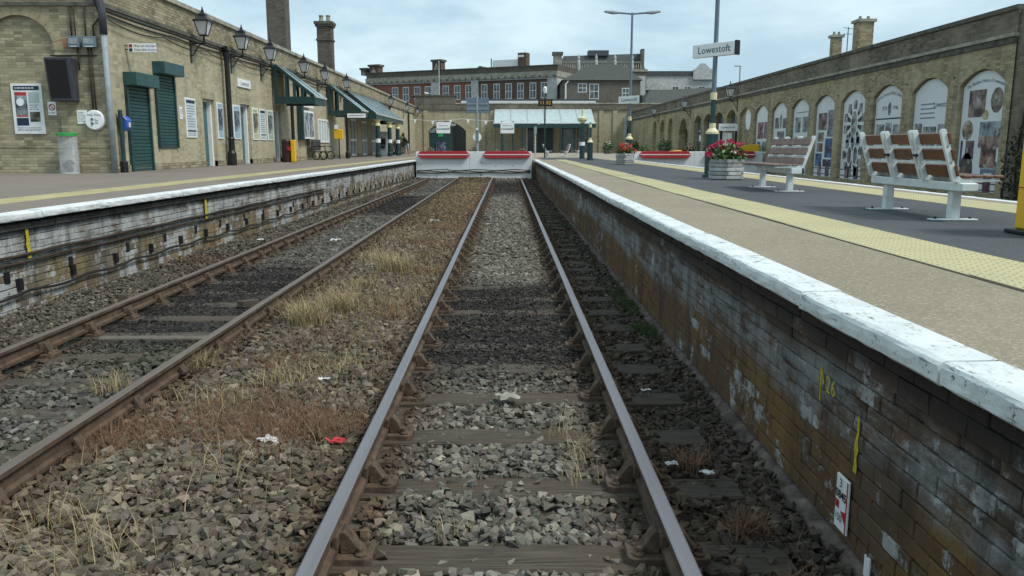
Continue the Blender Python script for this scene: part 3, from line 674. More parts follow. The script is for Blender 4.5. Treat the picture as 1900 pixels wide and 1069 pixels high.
# chimneys
def chimney(y, x, w_, d_, ztop, pots, name):
    c = MB().box(x - d_ / 2, x + d_ / 2, y - w_ / 2, y + w_ / 2, 5.95, ztop).build('chimney_stack', M['chimney'], bld)
    b = MB().box(x - d_ / 2 - .07, x + d_ / 2 + .07, y - w_ / 2 - .07, y + w_ / 2 + .07, ztop - 1.25, ztop - 1.13)
    b.build('chimney_band', M['chimney'], c)
    b = MB().box(x - d_ / 2 - .10, x + d_ / 2 + .10, y - w_ / 2 - .10, y + w_ / 2 + .10, ztop - .28, ztop - .12); b.box(x - d_ / 2 - .16, x + d_ / 2 + .16, y - w_ / 2 - .16, y + w_ / 2 + .16, ztop - .121, ztop + .06)
    b.build('chimney_head', M['chimney'], c)
    for k in range(pots):
        MB().lathe([(.17, 0), (.14, .35), (.17, .40), (.17, .48)], (x + (k - (pots - 1) / 2) * .5, y, ztop + .06), 10).build('chimney_pot', M['stone'], c)
chimney(48.0, -13.0, 1.0, 1.05, 11.5, 2, 'a'); chimney(60.2, -13.0, 1.0, 1.0, 10.3, 2, 'b')

# ---------------------------------------------------------------- shutters
def shutter(label, u0, u1, v0, v1, hood):
    T = thing('roller_shutter', label, 'roller shutter', SB(u0, v0, 0), 'teal roller shutters on the station wall')
    b = MB(); n = int((v1 - v0) / .095)
    for k in range(n):
        z0 = v0 + (v1 - v0) * k / n; z1 = v0 + (v1 - v0) * (k + 1) / n
        b.prism([(z0, .025), (z0 + .012, .045), (z1 - .02, .05), (z1 - .004, .025)], lambda p, q, a: SB(a, p, q), u0 + .09, u1 - .09)
    b.build('curtain', M['teal'], T)
    for a in (u0, u1 - .088): MB().wbox(SB, a, a + .088, v0, v1, .0, .085).build('guide_rail', M['dkgreen'], T)
    MB().wbox(SB, u0 - .02, u1 + .02, v1 + .002, v1 + hood, .0, .38).build('hood_box', M['teal'], T, bevel=.008)
shutter('full height teal roller shutter reaching down to the platform', 23.05, 24.5, .93, 3.30, .36)
shutter('raised teal roller shutter stopping above a window sill', 25.0, 26.45, 1.58, 3.78, .36)

# ---------------------------------------------------------------- posters and boards
t = NT('printed_photo', .45, .4); p = t.objpos()
n_ = t.noise(p, 2.2, 5, .65); c = t.mix(t.step(n_, .43, .60), t.mix(1.0, t.objcol(), (.12, .12, .14), 'MULTIPLY'), t.mix(1.0, t.objcol(), (.85, .85, .87), 'MULTIPLY')); c = t.mix(t.math('MULTIPLY', t.step(t.noise(p, 3.5, 4, .6, 3), .60, .64), .5), c, (.55, .56, .55)); t.color(c); M['photo'] = t.m
def pic(B, u0, u1, v0, v1, n0, col, parent, name='picture', dn=.006):
    o = MB().wbox(B, u0, u1, v0, v1, n0, n0 + dn).build(name, M['photo'], parent); o.color = (*col, 1); return o
def flat(B, u0, u1, v0, v1, n0, mm, parent, name, dn=.005): return MB().wbox(B, u0, u1, v0, v1, n0, n0 + dn).build(name, M[mm], parent)
def textlines(B, u0, u1, v0, v1, n, parent, rows, mm='navy', seed=1):
    """small print too fine to read: rows of short dark dashes"""
    r = random.Random(seed); b = MB(); dv = (v1 - v0) / rows
    for k in range(rows):
        v = v1 - dv * (k + .5); u = u0
        while u < u1 - .03:
            ln = r.uniform(.03, .11)
            if u + ln > u1 or (k % 5 == 4 and u > (u0 + u1) / 2): break
            b.wbox(B, u, u + ln, v - dv * .16, v + dv * .16, n, n + .002); u += ln + .018
    if b.v: b.build('small_print', M[mm], parent)
def poster(label, B, u0, u1, v0, v1, style, seed, cat='poster', n=.0):
    T = thing('notice_poster', label, cat, B(u0, v0, n), 'notice boards on the station walls')
    MB().wbox(B, u0, u1, v0, v1, n + .0, n + .035).build('frame', M['white'], T, bevel=.006)
    w_, h_ = u1 - u0, v1 - v0; a, b_ = u0 + .05 * w_ + .02, u1 - .05 * w_ - .02; k = n + .036
    pale = {'route': (.52, .60, .62), 'map': (.40, .56, .64), 'green': (.42, .55, .46), 'yellowish': (.60, .60, .40)}.get(style, (.70, .73, .74))
    o = MB().wbox(B, a, b_, v0 + .04, v1 - .04, n + .03, k).build('sheet', plain('sheet_' + style + str(seed), pale, .45, .4, var=.12, scale=5), T)
    if style == 'big':
        flat(B, a + .01, b_ - .01, v1 - .17, v1 - .06, k, 'navy', T, 'heading_band'); textlines(B, a + .05, b_ - .05, v1 - .15, v1 - .08, k + .006, T, 1, 'sign_white', seed)
        pic(B, a + .03, a + .42 * w_, v0 + .50, v1 - .32, k, (.30, .36, .36), T); flat(B, a + .03, a + .42 * w_, v1 - .31, v1 - .22, k, 'red', T, 'red_band'); flat(B, a + .03, a + .42 * w_, v0 + .45, v0 + .49, k, 'red', T, 'red_band')
        cpt = B((a * 2 + .45 * w_) / 2 - .02, v1 - .48, k + .009); dd = MB().lathe([(.10, 0), (.10, .004)], (0, 0, 0), 16); dd.v = [(cpt.x + x_, cpt.y - z_, cpt.z + y_) for x_, y_, z_ in dd.v]; dd.build('clock_print', M['sign_white'], T)
        flat(B, a + .03, a + .42 * w_, v0 + .22, v0 + .42, k, 'navy', T, 'blue_panel'); flat(B, a + .48 * w_, b_ - .03, v1 - .50, v1 - .22, k, 'roof_glass', T, 'green_panel')
        pic(B, a + .48 * w_, b_ - .04, v0 + .32, v0 + .58, k, (.22, .24, .15), T); textlines(B, a + .03, b_ - .03, v0 + .07, v0 + .18, k, T, 3, 'navy', seed); textlines(B, a + .48 * w_, b_ - .03, v0 + .62, v0 + .78, k, T, 3, 'navy', seed + 1)
    elif style == 'route':
        flat(B, a + .02, b_ - .02, v1 - .17, v1 - .07, k, 'navy', T, 'heading_band'); textlines(B, a + .04, b_ - .04, v0 + .32, v1 - .22, k, T, 9, 'blue_grey', seed); flat(B, a + .02, b_ - .02, v0 + .20, v0 + .25, k, 'navy', T, 'footer_band'); textlines(B, a + .04, b_ - .04, v0 + .06, v0 + .16, k, T, 2, 'blue_grey', seed + 3)
    else:
        pic(B, a + .02, b_ - .02, v0 + .30, v1 - .22, k, tuple(v * .9 for v in pale), T); textlines(B, a + .04, b_ - .04, v1 - .18, v1 - .06, k, T, 2, 'navy', seed); textlines(B, a + .04, b_ - .04, v0 + .06, v0 + .26, k, T, 4, 'blue_grey', seed + 2)
    return T
poster('white framed poster with red and navy panels on the end wall facing the tracks', FB, -13.15, -12.33, 1.96, 3.27, 'big', 1, n=-.11)
poster('white framed notice with navy heading beside the raised roller shutter', SB, 27.25, 28.15, 1.92, 3.22, 'route', 2)
poster('white framed pale blue notice just beyond the first teal door', SB, 30.2, 31.05, 1.91, 3.22, 'map', 3) if False else poster('white framed pale notice between the first teal door and the black column', SB, 30.2, 30.8, 1.91, 3.22, 'map', 3)
poster('white framed blue map poster between the black column and the second teal door', SB, 31.95, 32.8, 1.91, 3.22, 'map', 4)
poster('yellowish framed notice, first of three after the second teal door', SB, 34.35, 35.15, 1.9, 3.22, 'yellowish', 5)
poster('middle one of three white framed notices after the second teal door', SB, 35.35, 36.2, 1.9, 3.22, 'route', 6)
poster('greenish framed notice just before the third teal door', SB, 36.45, 37.35, 1.9, 3.22, 'green', 7)
def notice(name, label, B, u0, u1, v0, v1, n, cat='sign'):
    T = thing(name, label, cat, B(u0, v0, n)); MB().wbox(B, u0, u1, v0, v1, n, n + .02).build('plate', M['sign_white'], T, bevel=.004); return T
T = notice('no_smoking_sign', 'small white no smoking sign beside the large framed poster', FB, -12.22, -12.0, 2.45, 2.80, -.11)
ring = MB(); cpt = FB(-12.11, 2.66, -.084); prev = None
ring.tube([(cpt.x + .075 * math.cos(a * .4488), cpt.y, cpt.z + .075 * math.sin(a * .4488)) for a in range(15)], .012, 6); ring.tube([(cpt.x - .05, cpt.y, cpt.z + .05), (cpt.x + .05, cpt.y, cpt.z - .05)], .010, 6); ring.build('red_ring', M['red'], T); textlines(FB, -12.2, -12.02, 2.48, 2.54, -.089, T, 1)
T = notice('small_notice', 'narrow white notice between the raised shutter and the navy headed poster', SB, 26.80, 27.02, 2.50, 2.90, 0); textlines(SB, 26.83, 27.0, 2.55, 2.85, .021, T, 5)
T = notice('small_notice', 'small blank white card beside the round white help point', FB, -11.41, -11.14, 2.22, 2.58, 0); textlines(FB, -11.38, -11.17, 2.27, 2.54, .021, T, 7, 'stone')
# round help point
T = thing('help_point', 'round white help point with two dark buttons on the end wall', 'help point', FB(-10.92, 2.32, 0))
def disc(B, u, v, n0, r_, th, mm, parent, name, seg=28, dome=0.0):
    b = MB(); vs = [B(u + r_ * math.cos(a * 2 * math.pi / seg), v + r_ * math.sin(a * 2 * math.pi / seg), n0) for a in range(seg)] + [B(u + r_ * math.cos(a * 2 * math.pi / seg), v + r_ * math.sin(a * 2 * math.pi / seg), n0 + th) for a in range(seg)] + [B(u + r_ * .9 * math.cos(a * 2 * math.pi / seg), v + r_ * .9 * math.sin(a * 2 * math.pi / seg), n0 + th + dome) for a in range(seg)]
    b.add(vs, [tuple(range(seg))] + [(i, (i + 1) % seg, seg + (i + 1) % seg, seg + i) for i in range(seg)] + [(seg + i, seg + (i + 1) % seg, 2 * seg + (i + 1) % seg, 2 * seg + i) for i in range(seg)] + [tuple(range(2 * seg, 3 * seg))])
    return b.build(name, M[mm], parent)
disc(FB, -10.92, 2.32, 0, .26, .09, 'sign_white', T, 'face', dome=.02); disc(FB, -10.97, 2.34, .112, .035, .02, 'blue_grey', T, 'button', 12); disc(FB, -10.97, 2.23, .112, .035, .02, 'blue_grey', T, 'button', 12)
lettering('help_lettering', 'Help Point', .085, FB, -10.91, 2.45, M['navy'], T, .113); textlines(FB, -10.9, -10.75, 2.21, 2.36, .112, T, 4)
# screen cabinet, junction boxes, conduits
T = thing('display_screen', 'dark tilted information screen in a grey cabinet on the end wall', 'screen', FB(-11.6, 2.8, 0))
def TB_(u, v, n): return FB(u, v, n - (v - 3.35) * -.10)
MB().hexa([FB(-11.97, 2.80, 0), FB(-11.30, 2.80, 0), FB(-11.30, 2.80, .22), FB(-11.97, 2.80, .22), FB(-11.97, 3.90, 0), FB(-11.30, 3.90, 0), FB(-11.30, 3.90, .36), FB(-11.97, 3.90, .36)]).build('cabinet', M['cabinet'], T, bevel=.015)
MB().hexa([FB(-11.92, 2.88, .20), FB(-11.40, 2.88, .20), FB(-11.40, 2.88, .236), FB(-11.92, 2.88, .236), FB(-11.92, 3.84, .33), FB(-11.40, 3.84, .33), FB(-11.40, 3.84, .357), FB(-11.92, 3.84, .357)]).build('glass', M['screen'], T)
for lab, u0, u1 in (('smaller of two teal junction boxes on the end wall', -11.41, -11.13), ('wider teal junction box next to the corner downpipe', -11.03, -10.70)):
    T = thing('junction_box', lab, 'junction box', FB(u0, 4.17, 0), 'junction boxes on the end wall')
    MB().wbox(FB, u0, u1, 4.17, 4.45, 0, .16).build('casing', M['blue_grey'], T, bevel=.01); MB().wbox(FB, u0 + .06, u1 - .06, 4.185, 4.20, .158, .172).build('label_strip', M['sign_white'], T); MB().wbox(FB, u0 + .03, u1 - .03, 4.26, 4.40, .158, .168).build('cover', M['grey_metal'], T)
for lab, pts, rr in (('brown conduit rising from the smaller junction box, left of the pair', [FB(-11.34, 4.45, .05), FB(-11.34, 5.21, .05)], .022), ('thin brown conduit beside it, above the smaller junction box', [FB(-11.24, 4.45, .05), FB(-11.24, 5.21, .05)], .016),
        ('brown conduit rising from the wider junction box', [FB(-10.97, 4.45, .05), FB(-10.97, 5.21, .05)], .024), ('bent pipe from the wider junction box to the corner downpipe', [FB(-10.77, 4.45, .05), FB(-10.77, 4.72, .05), FB(-10.60, 4.9, .06)], .024),
        ('left brown conduit running down to the round help point', [FB(-10.95, 4.17, .05), FB(-10.95, 2.57, .05)], .020), ('right brown conduit running down to the round help point', [FB(-10.87, 4.17, .05), FB(-10.87, 2.57, .05)], .020), ('conduit from the smaller junction box down to the screen cabinet', [FB(-11.22, 4.17, .05), FB(-11.22, 3.6, .05)], .022)):
    tag(MB().tube(pts, rr, 8).build('conduit', M['rust_pipe'], at=pts[0], smooth=True), lab, 'pipe', 'conduits on the end wall')
tag(MB().wbox(FB, -11.95, -10.75, 3.96, 3.99, 0, .04).build('cable_tray', M['rubber'], at=FB(-11.9, 3.97, 0)), 'thin dark cable tray above the screen cabinet', 'cable tray')
# clear sack bin
T = thing('sack_bin', 'clear plastic sack bin with a green rim against the end wall', 'bin', (-11.5, 21.6, .928))
b = MB(); n = 20
for k in range(11):
    z_ = .93 + .98 * k / 10; rr = .245 + .006 * math.sin(k * 2.1)
    for q in range(n):
        a = 2 * math.pi * q / n; b.v.append((-11.52 + (rr + .010 * math.sin(q * 3 + k)) * math.cos(a), 21.6 + (rr + .012 * math.sin(q * 5 + k * 2)) * .8 * math.sin(a), z_))
for k in range(10):
    for q in range(n): b.f.append((k * n + q, k * n + (q + 1) % n, (k + 1) * n + (q + 1) % n, (k + 1) * n + q)); b.mi.append(0)
b.build('plastic_sack', M['plastic'], T, smooth=True)
MB().lathe([(.235, 0), (.26, .0), (.26, .07), (.20, .09), (.16, .075)], (-11.52, 21.6, 1.90), 20).build('green_rim', plain('green_plastic', (.03, .30, .06), .4, .5), T)
b = MB()
for k in range(9): b.lathe([(.02, 0), (.09, .03), (.10, .08), (.03, .13)], (-11.52 + random.uniform(-.1, .1), 21.6 + random.uniform(-.08, .08), .96 + k * .025), 7)
b.build('rubbish', M['cabinet'], T); MB().tube([(-11.52, 21.83, .93), (-11.52, 21.83, 1.93)], .02, 8).build('post', M['lt_metal'], T)
MB().lathe([(.22, 0), (.22, .03)], (-11.52, 21.6, .928), 16).build('base_plate', M['lt_metal'], T)
# blue telephone hood on a green post by the corner
T = thing('blue_telephone_hood', 'bright blue box on a dark green post beside the corner downpipe', 'phone box', SB(22.6, .93, .2))
MB().prism([(.0, 0), (.15, 0), (.22, .10), (.22, .30), (.13, .40), (0, .40)], lambda p, q, a: SB(a, 2.05 + q, .04 + p), 22.52, 22.80).build('hood', M['blue'], T, bevel=.02)
MB().tube([SB(22.45, .93, .12), SB(22.45, 2.6, .12)], .06, 10).build('post', M['dkgreen'], T); MB().lathe([(.10, 0), (.10, .28), (.06, .32)], SB(22.45, .93, .12), 10).build('foot', M['black'], T); MB().wbox(SB, 22.6, 22.68, 2.15, 2.28, .255, .275).build('coin_slot', M['cream'], T)
# hanging and wall signs
T = thing('hanging_sign', 'white two line direction sign on arms above the full height shutter', 'sign', (-10.5, 23.3, 4.25))
HB = Basis((0, 23.3, 0), (1, 0, 0), (0, -1, 0))
MB().wbox(HB, -10.50, -9.74, 4.20, 4.44, -.03, .03).build('panel', M['sign_white'], T, bevel=.006)
for zz in (4.28, 4.38): MB().tube([(-10.6, 23.3, zz), (-10.49, 23.3, zz)], .015, 6).build('bracket', M['black'], T)
lettering('sign_lettering', 'Way out and taxis', .085, HB, -10.34, 4.375, M['navy'], T, .034, 'LEFT'); lettering('sign_lettering', 'Ticket office & toilets', .075, HB, -10.34, 4.27, M['navy'], T, .034, 'LEFT')
flat(HB, -10.47, -10.38, 4.335, 4.42, .031, 'red', T, 'pictogram'); flat(HB, -10.47, -10.38, 4.225, 4.31, .031, 'navy', T, 'pictogram')
T = thing('station_name_sign', 'white station name board high on the wall past the black column', 'sign', SB(32.7, 3.9, 0))
MB().wbox(SB, 32.7, 34.25, 3.95, 4.27, 0, .06).build('panel', M['sign_white'], T, bevel=.008); lettering('sign_lettering', 'Lowestoft', .26, SB, 33.5, 4.10, M['navy'], T, .063)
# projecting notice case and glazed board
T = thing('notice_case', 'white fronted notice case on dark green uprights below the first canopy', 'notice board', SB(42.0, 1.9, 0))
MB().wbox(SB, 41.7, 42.0, 1.95, 4.0, 0, .30).build('upright', M['dkgreen'], T); MB().wbox(SB, 42.02, 44.2, 2.02, 3.45, .05, .28).build('case', M['white'], T, bevel=.01)
for k in range(2): pic(SB, 42.15 + k * 1.0, 43.05 + k * 1.02, 2.12, 3.35, .281, (.45, .50, .56), T)
MB().wbox(SB, 42.02, 44.2, 3.62, 4.0, .05, .28).build('header', M['sign_white'], T); lettering('sign_lettering', 'Lowestoft', .22, SB, 43.1, 3.8, M['navy'], T, .285)
T = thing('white_framed_window', 'white framed four pane window board behind the slatted bench', 'window', SB(46.2, 1.85, 0))
f = MB(); f.wbox(SB, 46.2, 48.9, 1.85, 1.95, 0, .06); f.wbox(SB, 46.2, 48.9, 3.07, 3.17, 0, .06)
for k in range(5): f.wbox(SB, 46.2 + k * .65, 46.3 + k * .65, 1.952, 3.068, 0, .058)
f.build('frame', M['white'], T)
for k in range(4): MB().wbox(SB, 46.302 + k * .65, 46.848 + k * .65, 1.952, 3.068, 0, .02).build('pane', M['roof_glass'], T)

# ---------------------------------------------------------------- lanterns
def lantern_parts(T, o):
    x, y, z = o                                        # z = bottom of the glass
    wb_, wt, h_ = .115, .225, .42
    b = MB()
    for sx, sy in ((-1, -1), (1, -1), (1, 1), (-1, 1)): b.tube([(x + sx * wb_, y + sy * wb_, z), (x + sx * wt, y + sy * wt, z + h_)], .018, 4)
    b.box(x - wb_ - .02, x + wb_ + .02, y - wb_ - .02, y + wb_ + .02, z - .035, z); b.box(x - wt - .035, x + wt + .035, y - wt - .035, y + wt + .035, z + h_, z + h_ + .035)
    b.build('frame', M['black'], T)
    cs = [(-1, -1), (1, -1), (1, 1), (-1, 1)]
    for k in range(4):
        a, c = cs[k], cs[(k + 1) % 4]
        MB().add([(x + a[0] * wb_ * .93, y + a[1] * wb_ * .93, z), (x + c[0] * wb_ * .93, y + c[1] * wb_ * .93, z), (x + c[0] * wt * .95, y + c[1] * wt * .95, z + h_), (x + a[0] * wt * .95, y + a[1] * wt * .95, z + h_)], [(0, 1, 2, 3)]).build('pane', M['lantern_glass'], T)
    r = MB().lathe([(.36, .035), (.20, .13), (.15, .17), (.15, .24), (.10, .27), (.045, .33), (.055, .37), (.02, .40), (.03, .43), (.0, .50)], (x, y, z + h_), 4, .5)
    r.build('cap', M['black'], T)
    MB().lathe([(.055, 0), (.055, .05), (.03, .08), (.03, .22)], (x, y, z - .27), 8).build('stem', M['black'], T)
LAMPS = [28.1, 32.1, 35.9, 41.7, 46.4, 52.6, 72.5, 84.2, 93.6]
LBL = ['black wall lantern nearest the camera, above the raised shutter', 'second black wall lantern, just before the station name sign', 'black wall lantern directly above the first glass canopy end', 'black wall lantern over the projecting notice case', 'black wall lantern above the middle short canopy', 'black wall lantern rising behind the long canopy glass', 'first far wall lantern beyond the long canopy', 'second far wall lantern beyond the long canopy', 'farthest wall lantern next to the concourse wall']
T = thing('wall_lantern', LBL[0], 'lamp', (0, 0, 0), 'wall lanterns along the left building')
lantern_parts(T, (.48, 0, .28))
br = MB().tube([(0, 0, 0), (.54, 0, 0)], .025, 6); br.tube([(0, 0, -.42), (.10, 0, -.36), (.30, 0, -.06), (.42, 0, 0)], .02, 6); br.box(0, .03, -.06, .06, -.62, .12); br.build('bracket', M['black'], T)
L0 = T; L0.location = SB(LAMPS[0], 5.02, 0)
for yv, lb in zip(LAMPS[1:], LBL[1:]): dup(L0, SB(yv, 5.02, 0), None, lb)

# ---------------------------------------------------------------- canopies
def canopy(label, y0, y1, xo, zlow, ztop, npane, cols):
    T = thing('glass_canopy', label, 'canopy', (WX, y0, PZ), 'glazed canopies along the left building')
    xi = WX + .10
    for k, yv in enumerate((y0, y1)):
        e = MB().box(xi, xo, yv - .06, yv + .06, zlow - .32, zlow).build('end_beam', M['dkgreen'], T)
        f = MB(); f.box(xi, xi + .16, yv - .055, yv + .055, zlow + .002, ztop)
        f.hexa([(xi + .16, yv - .05, ztop - .16), (xo - .12, yv - .05, zlow + .0021), (xo - .12, yv + .05, zlow + .0021), (xi + .16, yv + .05, ztop - .16), (xi + .16, yv - .05, ztop), (xo + .02, yv - .05, zlow + .10), (xo + .02, yv + .05, zlow + .10), (xi + .16, yv + .05, ztop)])
        f.build('end_rafter', M['dkgreen'], T)
        g = MB()
        for q in range(1, 4):
            xx = xi + .16 + (xo - xi - .3) * q / 4.2; zz = ztop - .2 - (ztop - zlow - .2) * (xx - xi) / (xo - xi); g.box(xx, xx + .12, yv - .04, yv + .04, zlow + .0022, zz)
        g.build('end_mullion', M['dkgreen'], T)
    MB().box(xo + .002, xo + .10, y0 - .08, y1 + .08, zlow - .34, zlow + .04).build('front_beam', M['dkgreen'], T)
    MB().box(xo + .102, xo + .16, y0 - .1, y1 + .1, zlow - .04, zlow + .06).build('gutter', M['lt_metal'], T)
    sl = (ztop - zlow) / (xo - xi)
    for k in range(npane):
        a = y0 + (y1 - y0) * k / npane + .04; c = y0 + (y1 - y0) * (k + 1) / npane - .04
        MB().hexa([(xi + .02, a, ztop + .03), (xo + .12, a, zlow + .03), (xo + .12, c, zlow + .03), (xi + .02, c, ztop + .03), (xi + .02, a, ztop + .05), (xo + .12, a, zlow + .05), (xo + .12, c, zlow + .05), (xi + .02, c, ztop + .05)]).build('pane', M['canopy_glass'], T)
        if k: MB().hexa([(xi + .02, a - .07, ztop + .01), (xo + .12, a - .07, zlow + .01), (xo + .12, a - .01, zlow + .01), (xi + .02, a - .01, ztop + .01), (xi + .02, a - .07, ztop + .075), (xo + .12, a - .07, zlow + .075), (xo + .12, a - .01, zlow + .075), (xi + .02, a - .01, ztop + .075)]).build('glazing_bar', M['dkgreen'], T)
    for cx_, cy_ in cols:
        MB().lathe([(.13, 0), (.13, .35), (.08, .42), (.08, zlow - .32 - PZ)], (cx_, cy_, PZ), 10).build('column', M['black'], T)
    return T
canopy('nearest short glass canopy on a black post over the notice case', 37.5, 39.5, -8.75, 3.85, 5.25, 2, [(-9.75, 37.56)])
canopy('middle short glass canopy beside the yellow box on a post', 48.6, 50.6, -8.65, 3.72, 5.2, 2, [(-9.45, 48.66)])
TC = canopy('long glass canopy on green and cream columns before the ticket hall', 53.8, 67.5, -8.6, 3.72, 5.2, 13, [])
for yv, lb in ((54.2, 'nearest'), (59.6, 'middle'), (64.0, 'far')):
    c = MB().lathe([(.20, 0), (.20, .25), (.16, .30), (.15, 2.02)], (-8.5, yv, PZ), 12).build('canopy_column', M['dkgreen'], TC)
    MB().lathe([(.17, .95), (.17, 1.2)], (-8.5, yv, PZ), 12).build('white_band', M['sign_white'], c)
    MB().lathe([(.16, 2.021), (.20, 2.05), (.20, 2.12), (.14, 2.18), (.14, 2.30), (.30, 2.44)], (-8.5, yv, PZ), 12).build('capital', M['cream'], c)
T = thing('fascia_sign', 'long white fascia sign under the long canopy end', 'sign', (-8.9, 50, 3.4))
F2 = Basis((0, 48.2, 0), (1, 0, 0), (0, -1, 0)); MB().wbox(F2, -9.3, -8.25, 3.28, 3.52, -.04, .04).build('panel', M['sign_white'], T); textlines(F2, -9.2, -8.35, 3.34, 3.46, .041, T, 1)
# ticket machine, yellow box on a post, red and yellow bin, slatted bench, dustbins
T = thing('ticket_machine', 'dark grey ticket machine standing between the canopy columns', 'ticket machine', (-9.75, 63.3, PZ))
F3 = Basis((0, 63.0, 0), (1, 0, 0), (0, -1, 0))
MB().wbox(F3, -10.05, -9.20, PZ, 2.75, -.6, 0).build('cabinet', M['grey_metal'], T, bevel=.02); MB().wbox(F3, -9.95, -9.30, 1.75, 2.2, -.001, .03).build('screen', M['screen'], T); MB().wbox(F3, -9.95, -9.30, 2.3, 2.7, -.001, .025).build('header_panel', M['lt_metal'], T); MB().wbox(F3, -9.90, -9.35, 1.5, 1.68, -.001, .05).build('tray', M['black'], T)
T = thing('yellow_box_on_post', 'yellow box on a thin post near the white door', 'sign post', (-9.7, 47.5, PZ))
MB().tube([(-9.7, 47.5, PZ), (-9.7, 47.5, 2.1)], .04, 8).build('post', M['black'], T); MB().box(-9.95, -9.45, 47.35, 47.6, 2.05, 2.6).build('box', M['yellow'], T, bevel=.02); MB().box(-9.9, -9.7, 47.3, 47.348, 2.62, 2.85).build('notice', M['sign_white'], T)
T = thing('yellow_bin', 'yellow and dark red bin at the foot of the canopy post', 'bin', (-9.75, 37.15, PZ))
MB().lathe([(.20, 0), (.21, .95), (.16, 1.02)], (-9.95, 37.05, PZ), 10).build('dark_bin', plain('maroon_plastic', (.035, .012, .012), .5, .4, var=.4, scale=8), T); MB().box(-9.73, -9.52, 36.90, 37.15, PZ, 1.92).build('yellow_panel', M['yellow'], T, bevel=.03); MB().box(-9.86, -9.74, 36.83, 37.01, 1.45, 1.62).build('red_stripe', M['red'], T)
T = thing('slatted_bench', 'dark slatted bench with scrolled round arm ends below the white window', 'bench', (-9.9, 43.60, PZ))
for k in range(5): MB().hexa([(-10.30 + k * .01, 43.30, 1.42 + k * .115), (-10.27 + k * .01, 43.30, 1.42 + k * .115), (-10.27 + k * .01, 45.30, 1.42 + k * .115), (-10.30 + k * .01, 45.30, 1.42 + k * .115), (-10.32, 43.30, 1.527 + k * .115), (-10.29, 43.30, 1.527 + k * .115), (-10.29, 45.30, 1.527 + k * .115), (-10.32, 45.30, 1.527 + k * .115)]).build('back_slat', M['black'], T)
for k in range(5): MB().box(-10.22 + k * .1, -10.14 + k * .1, 43.30, 45.30, 1.35, 1.38).build('seat_slat', M['black'], T)
for yv in (43.30, 45.25):
    b = MB()
    for cx_ in (-10.08, -9.72): b.tube([(cx_ + .20 * math.cos(a * .5236), yv, 1.15 + .21 * math.sin(a * .5236)) for a in range(13)], .03, 6)
    b.tube([(-10.3, yv, 1.4), (-10.3, yv, 1.95)], .025, 6); b.tube([(-10.3, yv, 1.62), (-9.9, yv, 1.66), (-9.6, yv, 1.6), (-9.58, yv, 1.35)], .022, 6); b.build('scroll_end', M['black'], T)
# ================================================================ BUFFER STOPS
M['buf_white'] = flaky('scuffed_white_concrete', (.72, .75, .76), (.20, .20, .19), .56, 3.6, .7)
def buffer_stop(label, x0, x1, y, gap, beams):
    T = thing('buffer_stop', label, 'buffer stop', ((x0 + x1) / 2, y, -.2), 'white concrete buffer stops')
    for a, b_ in ((x0, gap - .003), (gap + .003, x1)): MB().box(a, b_, y, y + .8, -.35, 1.36).build('concrete_block', M['buf_white'], T, bevel=.015)
    for a, b_ in beams:
        pr_ = [(a, 1.20), (a + .12, 1.06), (a + .25, 1.02), (b_ - .25, 1.02), (b_ - .12, 1.06), (b_, 1.20), (b_ - .15, 1.385), (a + .15, 1.385)]
        o = MB().prism(pr_, lambda p, q, d: (p, d, q), y - .16, y - .003).build('red_beam', M['red'], T, bevel=.01)
        MB().box(a + .05, b_ - .05, y - .172, y - .1605, 1.185, 1.225).build('white_stripe', M['sign_white'], o)
    return T
B1 = buffer_stop('long white buffer stop with two red beams at the end of the tracks', -4.84, 1.31, 43.45, -2.0, [(-4.74, -1.98), (-1.28, 1.26)])
for zz, k in ((.33, 0), (.26, 1), (.40, 2)):
    tag(MB().tube([(-4.8 + 6.05 * j / 24, 43.41 - .012 * k, zz + .03 * math.sin(j * .8 + k * 2)) for j in range(25)], .022, 6).build('black_cable', M['rubber'], at=(-2, 43.4, zz)), ['middle of three black cables slung along the white buffer stop', 'lowest of three black cables slung along the white buffer stop', 'highest of three black cables slung along the white buffer stop'][k], 'cable', 'cables on the buffer stop')
buffer_stop('white buffer stop with red beams beyond the island platform', 6.75, 13.6, 43.45, 9.95, [(7.0, 9.75), (10.5, 13.2)])
for k, (xx, ww) in enumerate(((-.033, .0), (-3.35, .0))):
    pass

# ================================================================ RIGHT WALL WITH MURALS
RX = 14.0
RB = Basis((RX, 0, 0), (0, -1, 0), (-1, 0, 0))          # u = -y (left to right as seen from the tracks), v = z, n towards the tracks
rw = thing('arcaded_wall', 'long olive brown arcaded brick wall with mural panels on the right', 'wall', (RX, 22.9, -.3))
bays = [24.45 + 3.0 * k for k in range(13)]
rm = MB()
for k, yc in enumerate(bays):
    u0, u1 = -(yc + 1.5), -(yc - 1.5)
    if k == 0: u1 = -22.95
    deep = .16 if k < 9 else .34
    arch_face(rm, RB, u0, u1, -.4, 4.45, -yc, 2.32, .28 if k < 9 else PZ, 3.45, .42, deep, 14)
u_end = -(bays[-1] + 1.5)
arch_face(rm, RB, -68.4, u_end, -.4, 4.45, -65.4, 3.4, PZ, 2.6, 1.25, .5, 16)
for yc in (70.5, 74.2, 78.0): arch_face(rm, RB, -(yc + 1.85 if yc > 71 else 72.35), -(yc - 1.85 if yc > 71 else 68.4), -.4, 4.45, -yc, 2.2, PZ, 3.0, 1.0, .3, 14)
rm.wbox(RB, -95, -79.85, -.4, 4.45, -.5, 0)
rm.build('arcade', M['olive_wall'], rw)
MB().wbox(RB, -95, -22.95, 4.45, 4.62, -.6, .05).build('lower_cornice', M['dark_stone'], rw)
MB().wbox(RB, -95, -22.952, 4.621, 4.72, -.6, .10).build('upper_cornice', M['stone'], rw)
MB().wbox(RB, -95, -22.953, 4.721, 5.33, -.6, .01).build('parapet', M['parapet'], rw)
